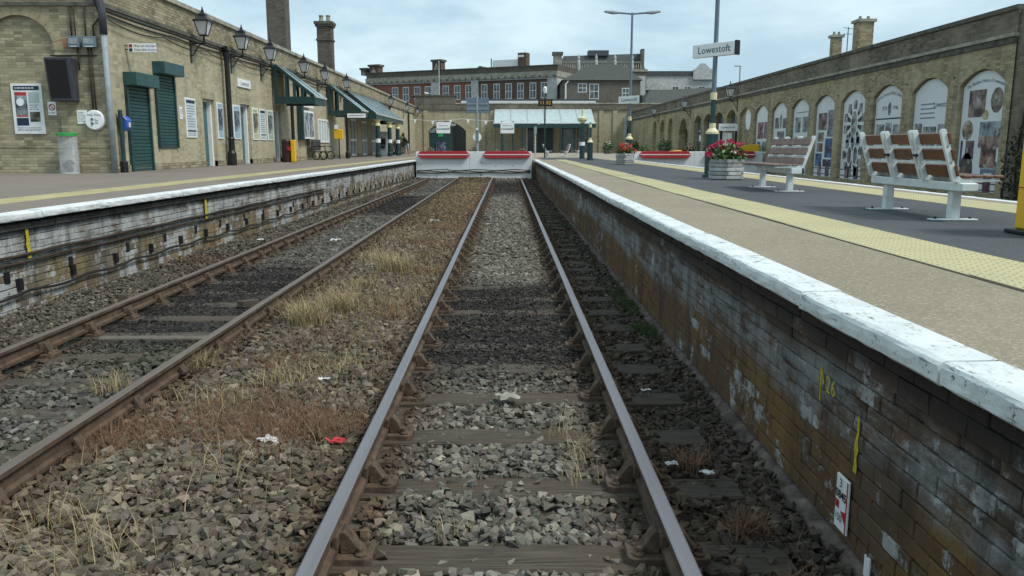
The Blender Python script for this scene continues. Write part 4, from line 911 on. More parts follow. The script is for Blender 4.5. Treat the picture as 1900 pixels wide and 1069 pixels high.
MB().wbox(RB, -95, -22.94, 5.331, 5.46, -.65, .07).build('parapet_coping', M['dark_stone'], rw)
MB().wbox(RB, -23.1, -22.4, -.4, 5.3, -.6, -.05).build('end_pier', M['parapet'], rw)
MB().wbox(RB, -22.38, -10, -.4, 4.9, -.9, -.5).build('return_wall', M['parapet'], rw)
for k in range(12): MB().wbox(RB, -(25.95 + 3 * k) - .03, -(25.95 + 3 * k) + .03, 3.72, 3.78, -.01, .02).build('tie_plate', M['black'], rw)

def mural_panel(k, label):
    yc = bays[k]; wd = 2.26; T = thing('mural_panel', label, 'mural', RB(-yc, .3, -.155), 'arched picture panels set in the right wall')
    n = 16; b = MB(); a0 = -yc - wd / 2
    pts = [(a0, .3), (a0 + wd, .3)] + [(a0 + wd * (1 - i / n), 3.42 + .41 * (1 - (1 - 2 * i / n) ** 2)) for i in range(n + 1)]
    b.prism(pts, lambda p, q, d: RB(p, q, d), -.155, -.125); b.build('panel', M['mural_white'], T); return T, -yc
t = NT('mural_white', .5, .35); t.color(t.mix(t.step(t.noise(t.pos, .9, 4), .35, .7), (.62, .665, .675), (.71, .745, .745))); M['mural_white'] = t.m
def elp(T, u, v, ru, rv, n, col=None, mm=None, name='oval_picture'):
    b = MB(); sg = 24; vs = [RB(u + ru * math.cos(2 * math.pi * i / sg), v + rv * math.sin(2 * math.pi * i / sg), n) for i in range(sg)] + [RB(u + ru * math.cos(2 * math.pi * i / sg), v + rv * math.sin(2 * math.pi * i / sg), n + .005) for i in range(sg)]
    b.add(vs, [tuple(range(sg)), tuple(range(sg, 2 * sg))] + [(i, (i + 1) % sg, sg + (i + 1) % sg, sg + i) for i in range(sg)])
    o = b.build(name, M[mm] if mm else M['photo'], T)
    if col: o.color = (*col, 1)
    return o
N0 = -.1245
def chain(T, u):
    for vv in (.42, .66): flat(RB, u - 1.1, u + 1.1, vv, vv + .035, N0, 'black', T, 'black_rail_print')
    for du in (-.62, .25): pic(RB, u + du, u + du + .42, .33, .82, N0 + .006, (.28, .22, .24), T)
GREY = (.42, .42, .42); SEP = (.42, .36, .30)
# nearest: heritage panel
T, u = mural_panel(0, 'arched heritage mural with badges and objects, nearest the yellow bin')
lettering('mural_heading', 'The Maritime History of Lowestoft', .155, RB, u, 3.55, M['navy'], T, N0 + .004, bend=.20, squeeze=.86)
pic(RB, u - .78, u + .10, 2.50, 3.30, N0, (.36, .27, .24), T); elp(T, u + .66, 2.95, .30, .36, N0, (.30, .25, .20)); elp(T, u + .66, 2.95, .17, .20, N0 + .006, (.42, .36, .28)); elp(T, u + .16, 2.55, .14, .14, N0 + .007, (.55, .42, .12))
elp(T, u - .72, 2.12, .28, .30, N0, (.55, .48, .36)); elp(T, u - .72, 2.12, .15, .17, N0 + .006, (.40, .30, .18)); pic(RB, u - .08, u + 1.0, 1.90, 2.35, N0, (.40, .47, .50), T); pic(RB, u - .08, u + 1.0, 1.60, 1.92, N0 + .006, (.48, .34, .28), T)
pic(RB, u - .75, u - .30, 1.25, 1.80, N0, (.24, .16, .15), T); pic(RB, u + .10, u + .85, 1.02, 1.62, N0 + .011, (.44, .26, .19), T); pic(RB, u - 1.02, u - .92, 1.0, 1.8, N0, (.16, .16, .26), T)
elp(T, u - .62, .92, .34, .52, N0 + .001, (.22, .18, .15)); pic(RB, u - .96, u - .28, .42, .95, N0 + .002, (.20, .16, .14), T)
hx = [(u + .55 + .45 * math.cos(a * math.pi / 3 + math.pi / 6) * 1.0, .98 + .38 * math.sin(a * math.pi / 3 + math.pi / 6)) for a in range(6)]
MB().prism(hx, lambda p, q, d: RB(p, q, d), N0, N0 + .006).build('hexagon_badge', M['blue_grey'], T); lettering('badge_lettering', 'Lowestoft', .17, RB, u + .55, 1.02, M['sign_white'], T, N0 + .009); flat(RB, u + .35, u + .75, .80, .85, N0 + .006, 'sign_white', T, 'badge_line')
for vv in (.36, .56): flat(RB, u - .3, u + .95, vv - .03, vv, N0, 'black', T, 'black_rail_print')
pic(RB, u + .35, u + .72, .31, .62, N0 + .007, (.30, .14, .18), T)
# second
T, u = mural_panel(1, 'pale green arched mural with three upright photographs and script lettering')
lettering('mural_heading', 'Lowestoft', .26, RB, u + .62, 2.98, M['navy'], T, N0 + .004, squeeze=.9); textlines(RB, u - .7, u + .3, 2.5, 3.1, N0, T, 4, 'blue_grey', 5)
pic(RB, u - .98, u - .52, 1.45, 2.40, N0, (.34, .31, .28), T); pic(RB, u - .42, u + .42, 1.55, 2.28, N0, (.45, .52, .53), T); pic(RB, u + .52, u + 1.0, 1.45, 2.35, N0, (.42, .40, .42), T)
flat(RB, u - 1.0, u + 1.0, .95, 1.32, N0, 'roof_glass', T, 'pale_green_band'); textlines(RB, u - .8, u + .8, 1.0, 1.3, N0 + .006, T, 3, 'blue_grey', 8); chain(T, u)
# third
T, u = mural_panel(2, 'white arched mural with an anchor crest and a standing sailor')
lettering('mural_heading', 'ROYAL NAVAL PATROL SERVICE', .16, RB, u, 3.55, M['navy'], T, N0 + .004, bend=.22, squeeze=.88); lettering('mural_year', '1939', .22, RB, u - .42, 3.02, M['navy'], T, N0 + .004); lettering('mural_year', '1946', .22, RB, u + .45, 3.02, M['navy'], T, N0 + .004)
elp(T, u, 3.0, .13, .24, N0, (.30, .32, .32)); flat(RB, u - 1.05, u + 1.05, 2.62, 2.67, N0, 'navy', T, 'dividing_line')
pic(RB, u - .95, u - .32, 1.78, 2.45, N0, (.40, .41, .42), T); pic(RB, u - .22, u + .26, 1.20, 2.50, N0, (.46, .47, .48), T); flat(RB, u - .06, u + .10, 1.28, 2.15, N0 + .007, 'navy', T, 'figure_print'); elp(T, u + .02, 2.24, .07, .09, N0 + .007, (.35, .33, .32)); pic(RB, u + .38, u + 1.0, 1.85, 2.42, N0, (.48, .50, .50), T)
pic(RB, u - 1.0, u - .34, 1.12, 1.62, N0, (.52, .53, .53), T); pic(RB, u + .38, u + 1.02, 1.12, 1.62, N0, (.50, .51, .52), T); flat(RB, u - 1.0, u + 1.0, .98, 1.05, N0, 'blue_grey', T, 'caption_line'); chain(T, u)
# fourth: radiating ovals
T, u = mural_panel(3, 'black and white mural of radiating oval portraits')
for cy, ru, rv, cnt, r1 in ((2.55, .30, .55, 10, .86), (1.25, .0, .0, 9, .80)):
    for k in range(cnt):
        a = 2 * math.pi * k / cnt + .3; eu, ev = u + r1 * math.cos(a), cy + r1 * .88 * math.sin(a)
        du, dv = math.cos(a), math.sin(a)
        MB().add([RB(u + .2 * du - .04 * dv, cy + .2 * dv + .04 * du, N0 + .002), RB(u + .2 * du + .04 * dv, cy + .2 * dv - .04 * du, N0 + .002), RB(eu + .13 * dv, ev - .13 * du, N0 + .002), RB(eu - .13 * dv, ev + .13 * du, N0 + .002)], [(0, 1, 2, 3)]).build('black_ray', M['black'], T)
        pic(RB, eu - .15, eu + .15, ev - .17, ev + .17, N0 + .006, (.44, .45, .45), T)
elp(T, u, 2.55, .34, .58, N0 + .006, None, 'sign_white', 'oval_mount'); elp(T, u, 2.55, .27, .50, N0 + .012, (.45, .45, .45))
for du in (-.28, .30): elp(T, u + du, 1.28, .25, .42, N0 + .006, None, 'sign_white', 'oval_mount'); elp(T, u + du, 1.28, .19, .35, N0 + .012, (.38, .38, .38))
chain(T, u)
# fifth
T, u = mural_panel(4, 'mural with a tall blue panel and five coloured pictures')
for a, b_, c_, d_, cl in ((-.85, .12, 2.35, 3.10, (.25, .15, .17)), (.22, 1.02, 2.05, 3.20, (.33, .34, .42)), (-.85, -.15, 1.85, 2.25, (.36, .30, .22)), (-.85, -.20, 1.40, 1.78, (.34, .24, .20)), (.06, 1.02, 1.15, 1.98, (.08, .17, .40)), (-.98, -.25, .45 + .3, 1.32, (.10, .24, .50)), (-.08, 1.02, .75, 1.07, (.06, .07, .20))): pic(RB, u + a, u + b_, c_, d_, N0, cl, T)
chain(T, u)
# sixth, seventh, eighth
T, u = mural_panel(5, 'short white mural with four grey photographs behind the pale bench')
for a in (-.85, .12):
    for v, cl in ((2.30, (.36, .42, .42)), (1.35, (.40, .42, .44))): pic(RB, u + a, u + a + .72, v, v + .72, N0, cl, T)
flat(RB, u - .8, u + .8, 3.22, 3.26, N0, 'blue_grey', T, 'dividing_line'); chain(T, u)
T, u = mural_panel(6, 'white mural with a crest between two dark photographs')
for a, b_, c_, d_, cl in ((-.9, -.28, 2.55, 3.1, (.22, .20, .20)), (.3, .95, 2.55, 3.05, (.24, .24, .22)), (-.5, .6, 1.85, 2.4, (.36, .40, .42)), (-.95, -.2, 1.1, 1.75, (.30, .32, .33)), (-.1, .9, 1.05, 1.7, (.42, .44, .44))): pic(RB, u + a, u + b_, c_, d_, N0, cl, T)
elp(T, u, 2.9, .16, .36, N0, (.34, .36, .34)); chain(T, u)
T, u = mural_panel(7, 'narrow looking mural with red and violet pictures, farthest from the camera')
for a, b_, c_, d_, cl in ((-.85, .15, 2.05, 2.95, (.34, .14, .16)), (.25, 1.0, 2.05, 2.95, (.40, .28, .38)), (-.85, -.3, 1.05, 1.9, (.10, .16, .32)), (.0, 1.0, 1.35, 1.9, (.32, .44, .52)), (.1, .9, .8, 1.28, (.30, .28, .24))): pic(RB, u + a, u + b_, c_, d_, N0, cl, T)
chain(T, u)
# oval sign in the plain niche
T = thing('oval_sign', 'white oval plaque in the plain brick niche after the murals', 'sign', RB(-bays[8], 3.2, -.15)); elp(T, -bays[8] + .1, 3.2, .52, .62, -.155, None, 'sign_white', 'plate')
# arched windows and doors further along
for k in range(9, 13):
    yc = bays[k]; T = thing('arched_window', ['arched dark window beside the white sign frame, nearest the oval plaque', 'second arched dark window after the oval plaque', 'third arched dark window after the oval plaque', 'fourth arched dark window, next to the wide archway'][k - 9], 'window', RB(-yc, PZ, -.33), 'arched windows in the right wall')
    n = 14; a0 = -yc - 1.15; pts = [(a0, PZ), (a0 + 2.3, PZ)] + [(a0 + 2.3 * (1 - i / n), 3.43 + .41 * (1 - (1 - 2 * i / n) ** 2)) for i in range(n + 1)]
    MB().prism(pts, lambda p, q, d: RB(p, q, d), -.335, -.30).build('pane', M['glass'], T)
    f = MB(); f.wbox(RB, -yc - .04, -yc + .04, PZ, 3.8, -.299, -.25); f.wbox(RB, -yc - 1.14, -yc - .042, 2.7, 2.8, -.299, -.25); f.wbox(RB, -yc + .042, -yc + 1.14, 2.7, 2.8, -.299, -.25); f.build('glazing_bars', M['grey_metal'], T)
    if k in (10, 12): flat(RB, -yc - .5, -yc + .6, 2.0, 2.45, -.25, 'sign_white', T, 'notice')
T = thing('archway_doors', 'dark doorway with a pale fanlight in the wide archway', 'door', RB(-65.4, PZ, -.5)); MB().wbox(RB, -66.6, -64.4, PZ, 3.0, -.495, -.45).build('door', M['dark_glass'], T); MB().wbox(RB, -66.2, -64.6, 3.05, 3.5, -.49, -.45).build('fanlight', M['lantern_glass'], T); MB().wbox(RB, -64.3, -63.8, PZ + .5, 2.9, -.49, -.40).build('white_shutter', M['white'], T)
for k, (yv, lb) in enumerate(((50.2, 'black bracket lantern on the right wall between the oval plaque and arched windows'), (63.0, 'small black bracket on the right wall above the wide archway'), (76.0, 'far black bracket on the right wall near the concourse'))):
    o = dup(L0, RB(-yv, 4.3 if k else 4.35, .0), math.pi, lb); o['group'] = 'bracket lanterns on the right wall'
# chimneys and roof of the house behind the wall
hs = thing('house_behind_wall', 'slate roofed house with two pale chimneys behind the right wall', 'house', (17, 35, 0))
MB().box(15.8, 22, 31, 38.6, 0, 5.6).build('wall', M['olive_wall'], hs); MB().add([(15.6, 30.8, 5.6), (22.2, 30.8, 5.6), (22.2, 38.8, 5.6), (15.6, 38.8, 5.6), (18.8, 33.5, 6.15), (18.8, 36.5, 6.15)], [(0, 1, 4), (1, 2, 5, 4), (2, 3, 5), (3, 0, 4, 5), (0, 3, 2, 1)]).build('roof', M['slate'], hs)
for cx_, cy_, s_, zt in ((15.7, 36.2, .42, 6.55), (16.6, 36.2, .75, 7.2)):
    pass
for xx, yy, s_, zt in ((15.3, 36.0, .62, 6.85), (15.3, 38.9, .40, 6.6)):
    c = MB().box(xx - s_ / 2, xx + s_ / 2, yy - s_ / 2, yy + s_ / 2, 4, zt).build('chimney', M['olive_wall'], hs); b = MB().box(xx - s_ / 2 - .08, xx + s_ / 2 + .08, yy - s_ / 2 - .08, yy + s_ / 2 + .08, zt, zt + .12)
    b.build('chimney_cap', M['stone'], c)
    for q in (-1, 1): MB().lathe([(.07, 0), (.06, .15)], (xx + q * s_ * .28, yy, zt + .12), 8).build('chimney_pot', M['stone'], c)
a = MB().tube([(15.3, 37.6, 5.0), (15.3, 37.6, 6.9)], .02, 5); a.tube([(15.0, 37.4, 6.85), (15.6, 37.8, 6.85)], .012, 4); a.tube([(15.1, 37.6, 6.6), (15.5, 37.6, 6.6)], .012, 4); a.build('aerial', M['black'], hs)

# ================================================================ CONCOURSE BUILDING (end of the station)
EY = 95.0; EB = Basis((0, EY, 0), (1, 0, 0), (0, -1, 0))
ew = thing('concourse_building', 'buff brick concourse building closing the end of the station', 'building', (0, EY, PZ))
ebm = MB(); arch_face(ebm, EB, WX + .01, -2.5, PZ - .1, 5.7, -6.9, 4.3, PZ, 3.4, 1.1, .5, 18)
ebm.add([EB(-2.5, PZ - .1), EB(12.8, PZ - .1), EB(12.8, 5.7), EB(-2.5, 5.7)], [(0, 1, 2, 3)])
arch_face(ebm, EB, 12.8, 17.0, PZ - .1, 5.7, 14.85, 2.1, PZ, 3.45, 1.05, .5, 16)
ebm.build('front_wall', M['buff_brick'], ew)
MB().wbox(EB, WX + .012, 20, 5.7, 5.82, -.6, .12).build('cornice', M['dark_stone'], ew); MB().wbox(EB, WX + .013, 20, 5.821, 6.42, -.6, .0).build('parapet', M['parapet'], ew); MB().wbox(EB, -5.9, 20, 6.421, 6.56, -.6, .06).build('coping', M['stone'], ew)
MB().wbox(EB, WX + .014, -6.0, 6.422, 7.30, -3, .02).build('raised_parapet', M['grey_brick'], ew); MB().wbox(EB, WX - .4, -5.9, 7.301, 7.45, -3, .1).build('raised_coping', M['dark_stone'], ew)
MB().wbox(EB, -5.8, 11, 7.2, 7.45, -14, -8).build('roof_edge', M['slate'], ew); MB().wbox(EB, -5.7, 11, 6.9, 7.199, -14, -7.8).build('white_fascia', M['white'], ew)
for uu in (-9.6, -3.0, -1.9, 10.6, 12.2): MB().wbox(EB, uu, uu + .5, PZ, 5.699, -.1, .12).build('pilaster', M['buff_brick'], ew)
MB().wbox(EB, -9.02, -4.78, PZ, 3.9, -.499, -.46).build('archway_infill', M['dkgreen'], ew)
pts = [(-6.2, PZ), (-4.9, PZ), (-4.9, 3.6)] + [(-5.55 + .65 * math.cos(a), 3.6 + .65 * math.sin(a)) for a in np.linspace(.2, 2.94, 10)] + [(-6.2, 3.6)]
MB().prism(pts, lambda p, q, d: EB(p, q, d), -.459, -.42).build('dark_door', M['dark_glass'], ew)
o = MB().wbox(EB, -9.0, -7.4, 3.2, 4.05, -.459, -.40).build('photo_panel', M['photo'], ew); o.color = (.5, .5, .5, 1); MB().wbox(EB, -9.0, -5.9, 4.0, 4.25, -.399, -.34).build('white_header', M['sign_white'], ew); MB().wbox(EB, -8.1, -7.4, 2.75, 3.1, -.459, -.4).build('green_sign', plain('exit_green', (.02, .32, .12), .4, .4), ew)
o = MB().wbox(EB, -8.2, -7.1, PZ + .1, 2.1, -.459, -.2).build('vending_machine', M['photo'], ew); o.color = (.25, .25, .45, 1)
MB().wbox(EB, 13.83, 15.87, PZ, 4.3, -.499, -.44).build('dark_archway', M['dkgreen'], ew)
ar = MB(); ar.wbox(EB, 13.5, 13.79, PZ, 4.7, 0, .1); ar.wbox(EB, 15.91, 16.2, PZ, 4.7, 0, .1); ar.wbox(EB, 13.5, 16.2, 4.701, 4.95, 0, .1); ar.build('white_surround', M['white_stone'], ew)
# doors behind canopy
for u0, u1, mm in ((2.35, 3.1, 'dark_glass'), (3.6, 5.2, 'dkgreen'), (6.5, 7.8, 'glass'), (8.2, 9.3, 'glass')):
    MB().wbox(EB, u0, u1, PZ, 3.7, 0, .05).build('doorway', M[mm], ew); f = MB(); f.wbox(EB, u0 - .12, u0 - .003, PZ, 3.82, 0, .08); f.wbox(EB, u1 + .003, u1 + .12, PZ, 3.82, 0, .08); f.wbox(EB, u0 - .12, u1 + .12, 3.83, 3.95, 0, .08); f.build('door_frame', M['white'] if mm == 'dark_glass' else M['dkgreen'], ew)
T = thing('concourse_canopy', 'broad frosted glass canopy in front of the concourse doors', 'canopy', (4, 92, PZ))
for k in range(6):
    a, c = -1.45 + 1.86 * k + .05, -1.45 + 1.86 * (k + 1) - .05
    MB().hexa([(a, 94.9, 5.80), (c, 94.9, 5.80), (c, 90.5, 4.15), (a, 90.5, 4.15), (a, 94.9, 5.84), (c, 94.9, 5.84), (c, 90.5, 4.19), (a, 90.5, 4.19)]).build('pane', M['roof_glass'], T)
    if k: MB().hexa([(a - .08, 94.9, 5.80), (a - .02, 94.9, 5.80), (a - .02, 90.5, 4.15), (a - .08, 90.5, 4.15), (a - .08, 94.9, 5.88), (a - .02, 94.9, 5.88), (a - .02, 90.5, 4.23), (a - .08, 90.5, 4.23)]).build('glazing_bar', M['lt_metal'], T)
MB().box(-1.5, 9.75, 90.3, 90.48, 3.65, 4.1).build('front_beam', M['dkgreen'], T); MB().box(-1.5, 9.75, 90.28, 90.5, 4.101, 4.2).build('gutter', M['white'], T)
for xx in (-.5, 1.7, 5.9, 9.2): MB().lathe([(.14, 0), (.14, 1.0), (.1, 1.05), (.1, 2.72)], (xx, 90.4, PZ), 10).build('column', M['dkgreen'], T)

# ================================================================ TOWN BUILDINGS BEHIND
def window(B, u0, u1, v0, v1, T, bars=True):
    o = MB().wbox(B, u0, u1, v0, v1, -.10, .02).build('window', M['white'], T)
    p_ = MB().wbox(B, u0 + .10, u1 - .10, v0 + .12, v1 - .10, .0, .03).build('pane', M['glass'], o)
    if bars:
        mu, mv = (u0 + u1) / 2, (v0 + v1) / 2; b = MB().wbox(B, mu - .03, mu + .03, v0 + .12, v1 - .1, .031, .05); b.wbox(B, u0 + .1, u1 - .1, mv - .04, mv + .04, .0312, .048); b.build('glazing_bars', M['white'], o)
A_, B_ = Vector((-25.5, 147, 0)), Vector((8.0, 131, 0)); dv_ = (B_ - A_).normalized(); LEN = (B_ - A_).length; nv_ = Vector((dv_.y, -dv_.x, 0))
TBs = Basis(A_, dv_, nv_)
def u_at(px):                                            # where a sight line at this bearing meets the terrace front
    k = (px - 941) / 1500 * .974
    return (k * A_.y - A_.x) / (dv_.x - k * dv_.y)
tr = thing('brick_terrace', 'long red and brown brick terrace with stone cornice behind the concourse', 'building', A_)
us = [u_at(p_) for p_ in (682, 802, 817, 876, 889, 1017, 1035)]
MB().wbox(TBs, us[0], us[1], 0, 12.2, -9, 0).build('red_front', M['red_brick'], tr); MB().wbox(TBs, us[2], us[3], 0, 12.2, -9, 0).build('red_front', M['red_brick'], tr); MB().wbox(TBs, us[4], us[5], 0, 12.2, -9, 0).build('brown_front', M['brown_brick'], tr)
for a, c in ((us[1], us[2]), (us[3], us[4]), (us[5], us[6])): MB().wbox(TBs, a, c, 0, 12.6, -9, .3).build('stone_pilaster', M['white_stone'], tr)
MB().wbox(TBs, us[0], us[6], 12.201, 12.45, -9, .22).build('white_band', M['white_stone'], tr); MB().wbox(TBs, us[0], us[6] + .1, 12.451, 13.35, -9, .45).build('cornice', M['stone'], tr); MB().wbox(TBs, us[0], us[6], 13.351, 14.2, -9, .1).build('brick_parapet', M['chimney'], tr); MB().wbox(TBs, us[0], us[6], 14.201, 14.35, -9, .2).build('coping', M['dark_stone'], tr)
k = us[4] + .3
for i in range(30):
    uu = us[0] + .6 + i * (us[6] - us[0] - 1.2) / 29; MB().wbox(TBs, uu, uu + .22, 12.46, 12.75, .451, .62).build('bracket', M['dark_stone'], tr)
for px in (728, 748, 769, 789): window(TBs, u_at(px), u_at(px) + 1.25, 9.3, 11.7, tr)
for px in (822, 843, 864): window(TBs, u_at(px), u_at(px) + 1.2, 9.3, 11.7, tr)
for px in (893, 916, 938, 960, 983, 1004): window(TBs, u_at(px), u_at(px) + 1.15, 9.2, 11.7, tr)
for px, wd, zt in ((694, 1.9, 15.4), (810, 1.7, 15.7), (675, 1.1, 14.9)):
    uu = u_at(px); c = MB().wbox(TBs, uu - wd / 2, uu + wd / 2, 14.0, zt, -1.6, -.2).build('chimney', M['brown_brick'], tr); MB().wbox(TBs, uu - wd / 2 - .2, uu + wd / 2 + .2, zt, zt + .35, -1.8, 0).build('chimney_cap', M['dark_stone'], c); MB().prism([(uu - wd * .35, 14.1), (uu + wd * .35, 14.1), (uu, zt - .1)], lambda p, q, d: TBs(p, q, d), -.199, -.12).build('stone_gablet', M['stone'], c)
uu = u_at(961); c = MB().wbox(TBs, uu - .75, uu + .75, 14.2, 16.6, -3, -1.6).build('chimney', M['brown_brick'], tr); MB().wbox(TBs, uu - .77, uu + .3, 15.9, 16.2, -1.599, -1.45).build('white_flashing', M['sign_white'], c)
MB().wbox(TBs, u_at(902), uu - .8, 14.2, 15.7, -4, -2.5).build('roof_screen', M['white'], tr)
for px in (900,): MB().tube([TBs(u_at(px), 14.2, -2.4), TBs(u_at(px), 16.0, -2.4)], .09, 6).build('screen_post', M['black'], tr)
MB().prism([(u_at(850), 14.3), (u_at(885), 14.3), (u_at(865), 15.2)], lambda p, q, d: TBs(p, q, d), -8, -5).build('roof_hump', M['slate'], tr)
fp = MB().tube([TBs(u_at(835), 9, 3.5), TBs(u_at(835), 15.1, 3.5)], [.10, .06], 8); fp.lathe([(.12, 0), (.14, .1), (0, .22)], TBs(u_at(835), 15.1, 3.5), 8)
tag(fp.build('flagpole', M['lt_metal'], at=TBs(u_at(835), 7.45, 3.5)), 'bare pale flagpole in front of the red brick terrace', 'flagpole')

M['brown_slate'] = plain('brown_roof_tile', (.08, .085, .075), .85, .15, var=.4, scale=5, bump=.4)
HB_ = Basis((0, 122, 0), (1, 0, 0), (0, -1, 0))
h = thing('hipped_brick_house', 'grey brown brick house with white sash windows right of the terrace', 'house', (14, 122, 0))
MB().box(8.3, 19.6, 122, 134, 0, 11.2).build('wall', M['grey_brick'], h); MB().add([(8.0, 121.7, 11.2), (19.9, 121.7, 11.2), (19.9, 134, 11.2), (8.0, 134, 11.2), (12.6, 127, 13.9), (17.5, 127, 13.9)], [(0, 1, 5, 4), (1, 2, 5), (2, 3, 4, 5), (3, 0, 4), (0, 3, 2, 1)]).build('roof', M['brown_slate'], h)
for u0, u1, v0, v1 in ((10.4, 11.75, 9.45, 10.75), (12.1, 13.5, 8.5, 10.7), (10.4, 11.6, 6.8, 8.4), (16.9, 18.0, 8.6, 10.1)): window(HB_, u0, u1, v0, v1, h)
MB().tube([(8.6, 121.85, 7.5), (8.6, 121.85, 10.6), (9.0, 121.85, 11.1)], .12, 8).build('white_drainpipe', M['white'], h)
H2 = Basis((0, 142, 0), (1, 0, 0), (0, -1, 0))
h = thing('balustraded_building', 'tall grey building with a balustraded parapet and corner turret', 'building', (15, 142, 0))
MB().box(8.2, 23.8, 142, 152, 0, 14.2).build('wall', M['grey_brick'], h); MB().box(8.0, 24, 141.8, 152, 14.201, 14.6).build('cornice', M['stone'], h)
MB().hexa([(9.4, 143.2, 14.6), (23.8, 143.2, 14.6), (23.8, 152, 14.6), (9.4, 152, 14.6), (9.8, 144.2, 17.0), (22.9, 144.2, 17.4), (22.9, 152, 17.4), (9.8, 152, 17.0)]).build('mansard_roof', M['slate'], h)
MB().box(14.0, 17.5, 143.6, 146, 17.0, 17.9).build('roof_cap', M['slate'], h); MB().box(22.9, 23.4, 142.3, 144, 14.6, 18).build('gable_end', M['grey_brick'], h)
c = MB().box(7.9, 9.3, 141.5, 143, 12, 16.9).build('turret', M['stone'], h); MB().box(7.7, 9.5, 141.3, 143.2, 16.9, 17.4).build('turret_cap', M['dark_stone'], c)
b = MB(); b.box(9.3, 22.8, 142.0, 142.3, 15.7, 15.85)
b.build('balustrade_rail', M['stone'], h)
for k in range(34): MB().lathe([(.08, 0), (.13, .35), (.07, .8), (.10, 1.1)], (9.6 + k * .4, 142.15, 14.6), 6).build('baluster', M['stone'], h)
for xx in (12.2, 15.2, 18.4, 21.3): MB().lathe([(.28, 0), (.28, 1.3), (.16, 1.5), (.24, 1.9), (.1, 2.3), (0, 2.6)], (xx, 142.1, 14.6), 8).build('urn', M['white_stone'], h)
for u0 in (19.6, 21.0): window(H2, u0, u0 + 1.0, 8.8, 11.2, h)
MB().box(21.4, 23.6, 141.6, 141.99, 6, 13.4).build('white_quoin_pier', M['white_stone'], h)
h = thing('white_gabled_building', 'pale rendered building with a curved gable far behind the right wall', 'building', (30, 150, 0))
H3 = Basis((0, 150, 0), (1, 0, 0), (0, -1, 0))
MB().box(24, 37.2, 150, 160, 0, 14.2).build('wall', M['white_stone'], h); MB().box(24, 36, 149.8, 160, 14.201, 15.0).build('dark_parapet', M['slate'], h)
MB().prism([(33.5, 13.5), (37.2, 13.5), (37.3, 14.6), (36.9, 15.3), (36.2, 15.6), (35.6, 16.3), (34.8, 16.3), (34.2, 15.6), (33.5, 15.2)], lambda p, q, d: (p, d, q), 149.5, 150.5).build('curved_gable', M['white_stone'], h)
MB().box(24.2, 28.5, 149.7, 149.99, 8, 12.2).build('grey_bay', M['grey_brick'], h); MB().prism([(24.4, 11.6), (29.0, 11.6), (26.7, 12.9)], lambda p, q, d: (p, d, q), 148.6, 149.69).build('white_pediment', M['white_stone'], h)
for u0 in (29.8, 32.0, 34.6): window(H3, u0, u0 + 1.3, 9.4, 12.4, h)
h = thing('low_slate_range', 'low dark slate roofed range behind the right wall end', 'building', (26, 105, 0)); MB().box(16.5, 34, 98, 112, 0, 6.3).build('wall', M['grey_brick'], h); MB().add([(16, 97.5, 6.3), (34.5, 97.5, 6.3), (34.5, 112.5, 6.3), (16, 112.5, 6.3), (18, 105, 8.6), (34, 105, 9.4)], [(0, 1, 5, 4), (1, 2, 5), (2, 3, 4, 5), (3, 0, 4), (0, 3, 2, 1)]).build('roof', M['brown_slate'], h)
sl = thing('street_lamp', 'slim street lamp on the skyline beside the curved gable', 'street lamp', (36.5, 130, 0)); MB().tube([(36.4, 130, 0), (36.4, 130, 14.0)], .10, 6).build('post', M['grey_metal'], sl); MB().box(35.5, 36.5, 129.9, 130.1, 13.9, 14.05).build('lamp_head', M['grey_metal'], sl)
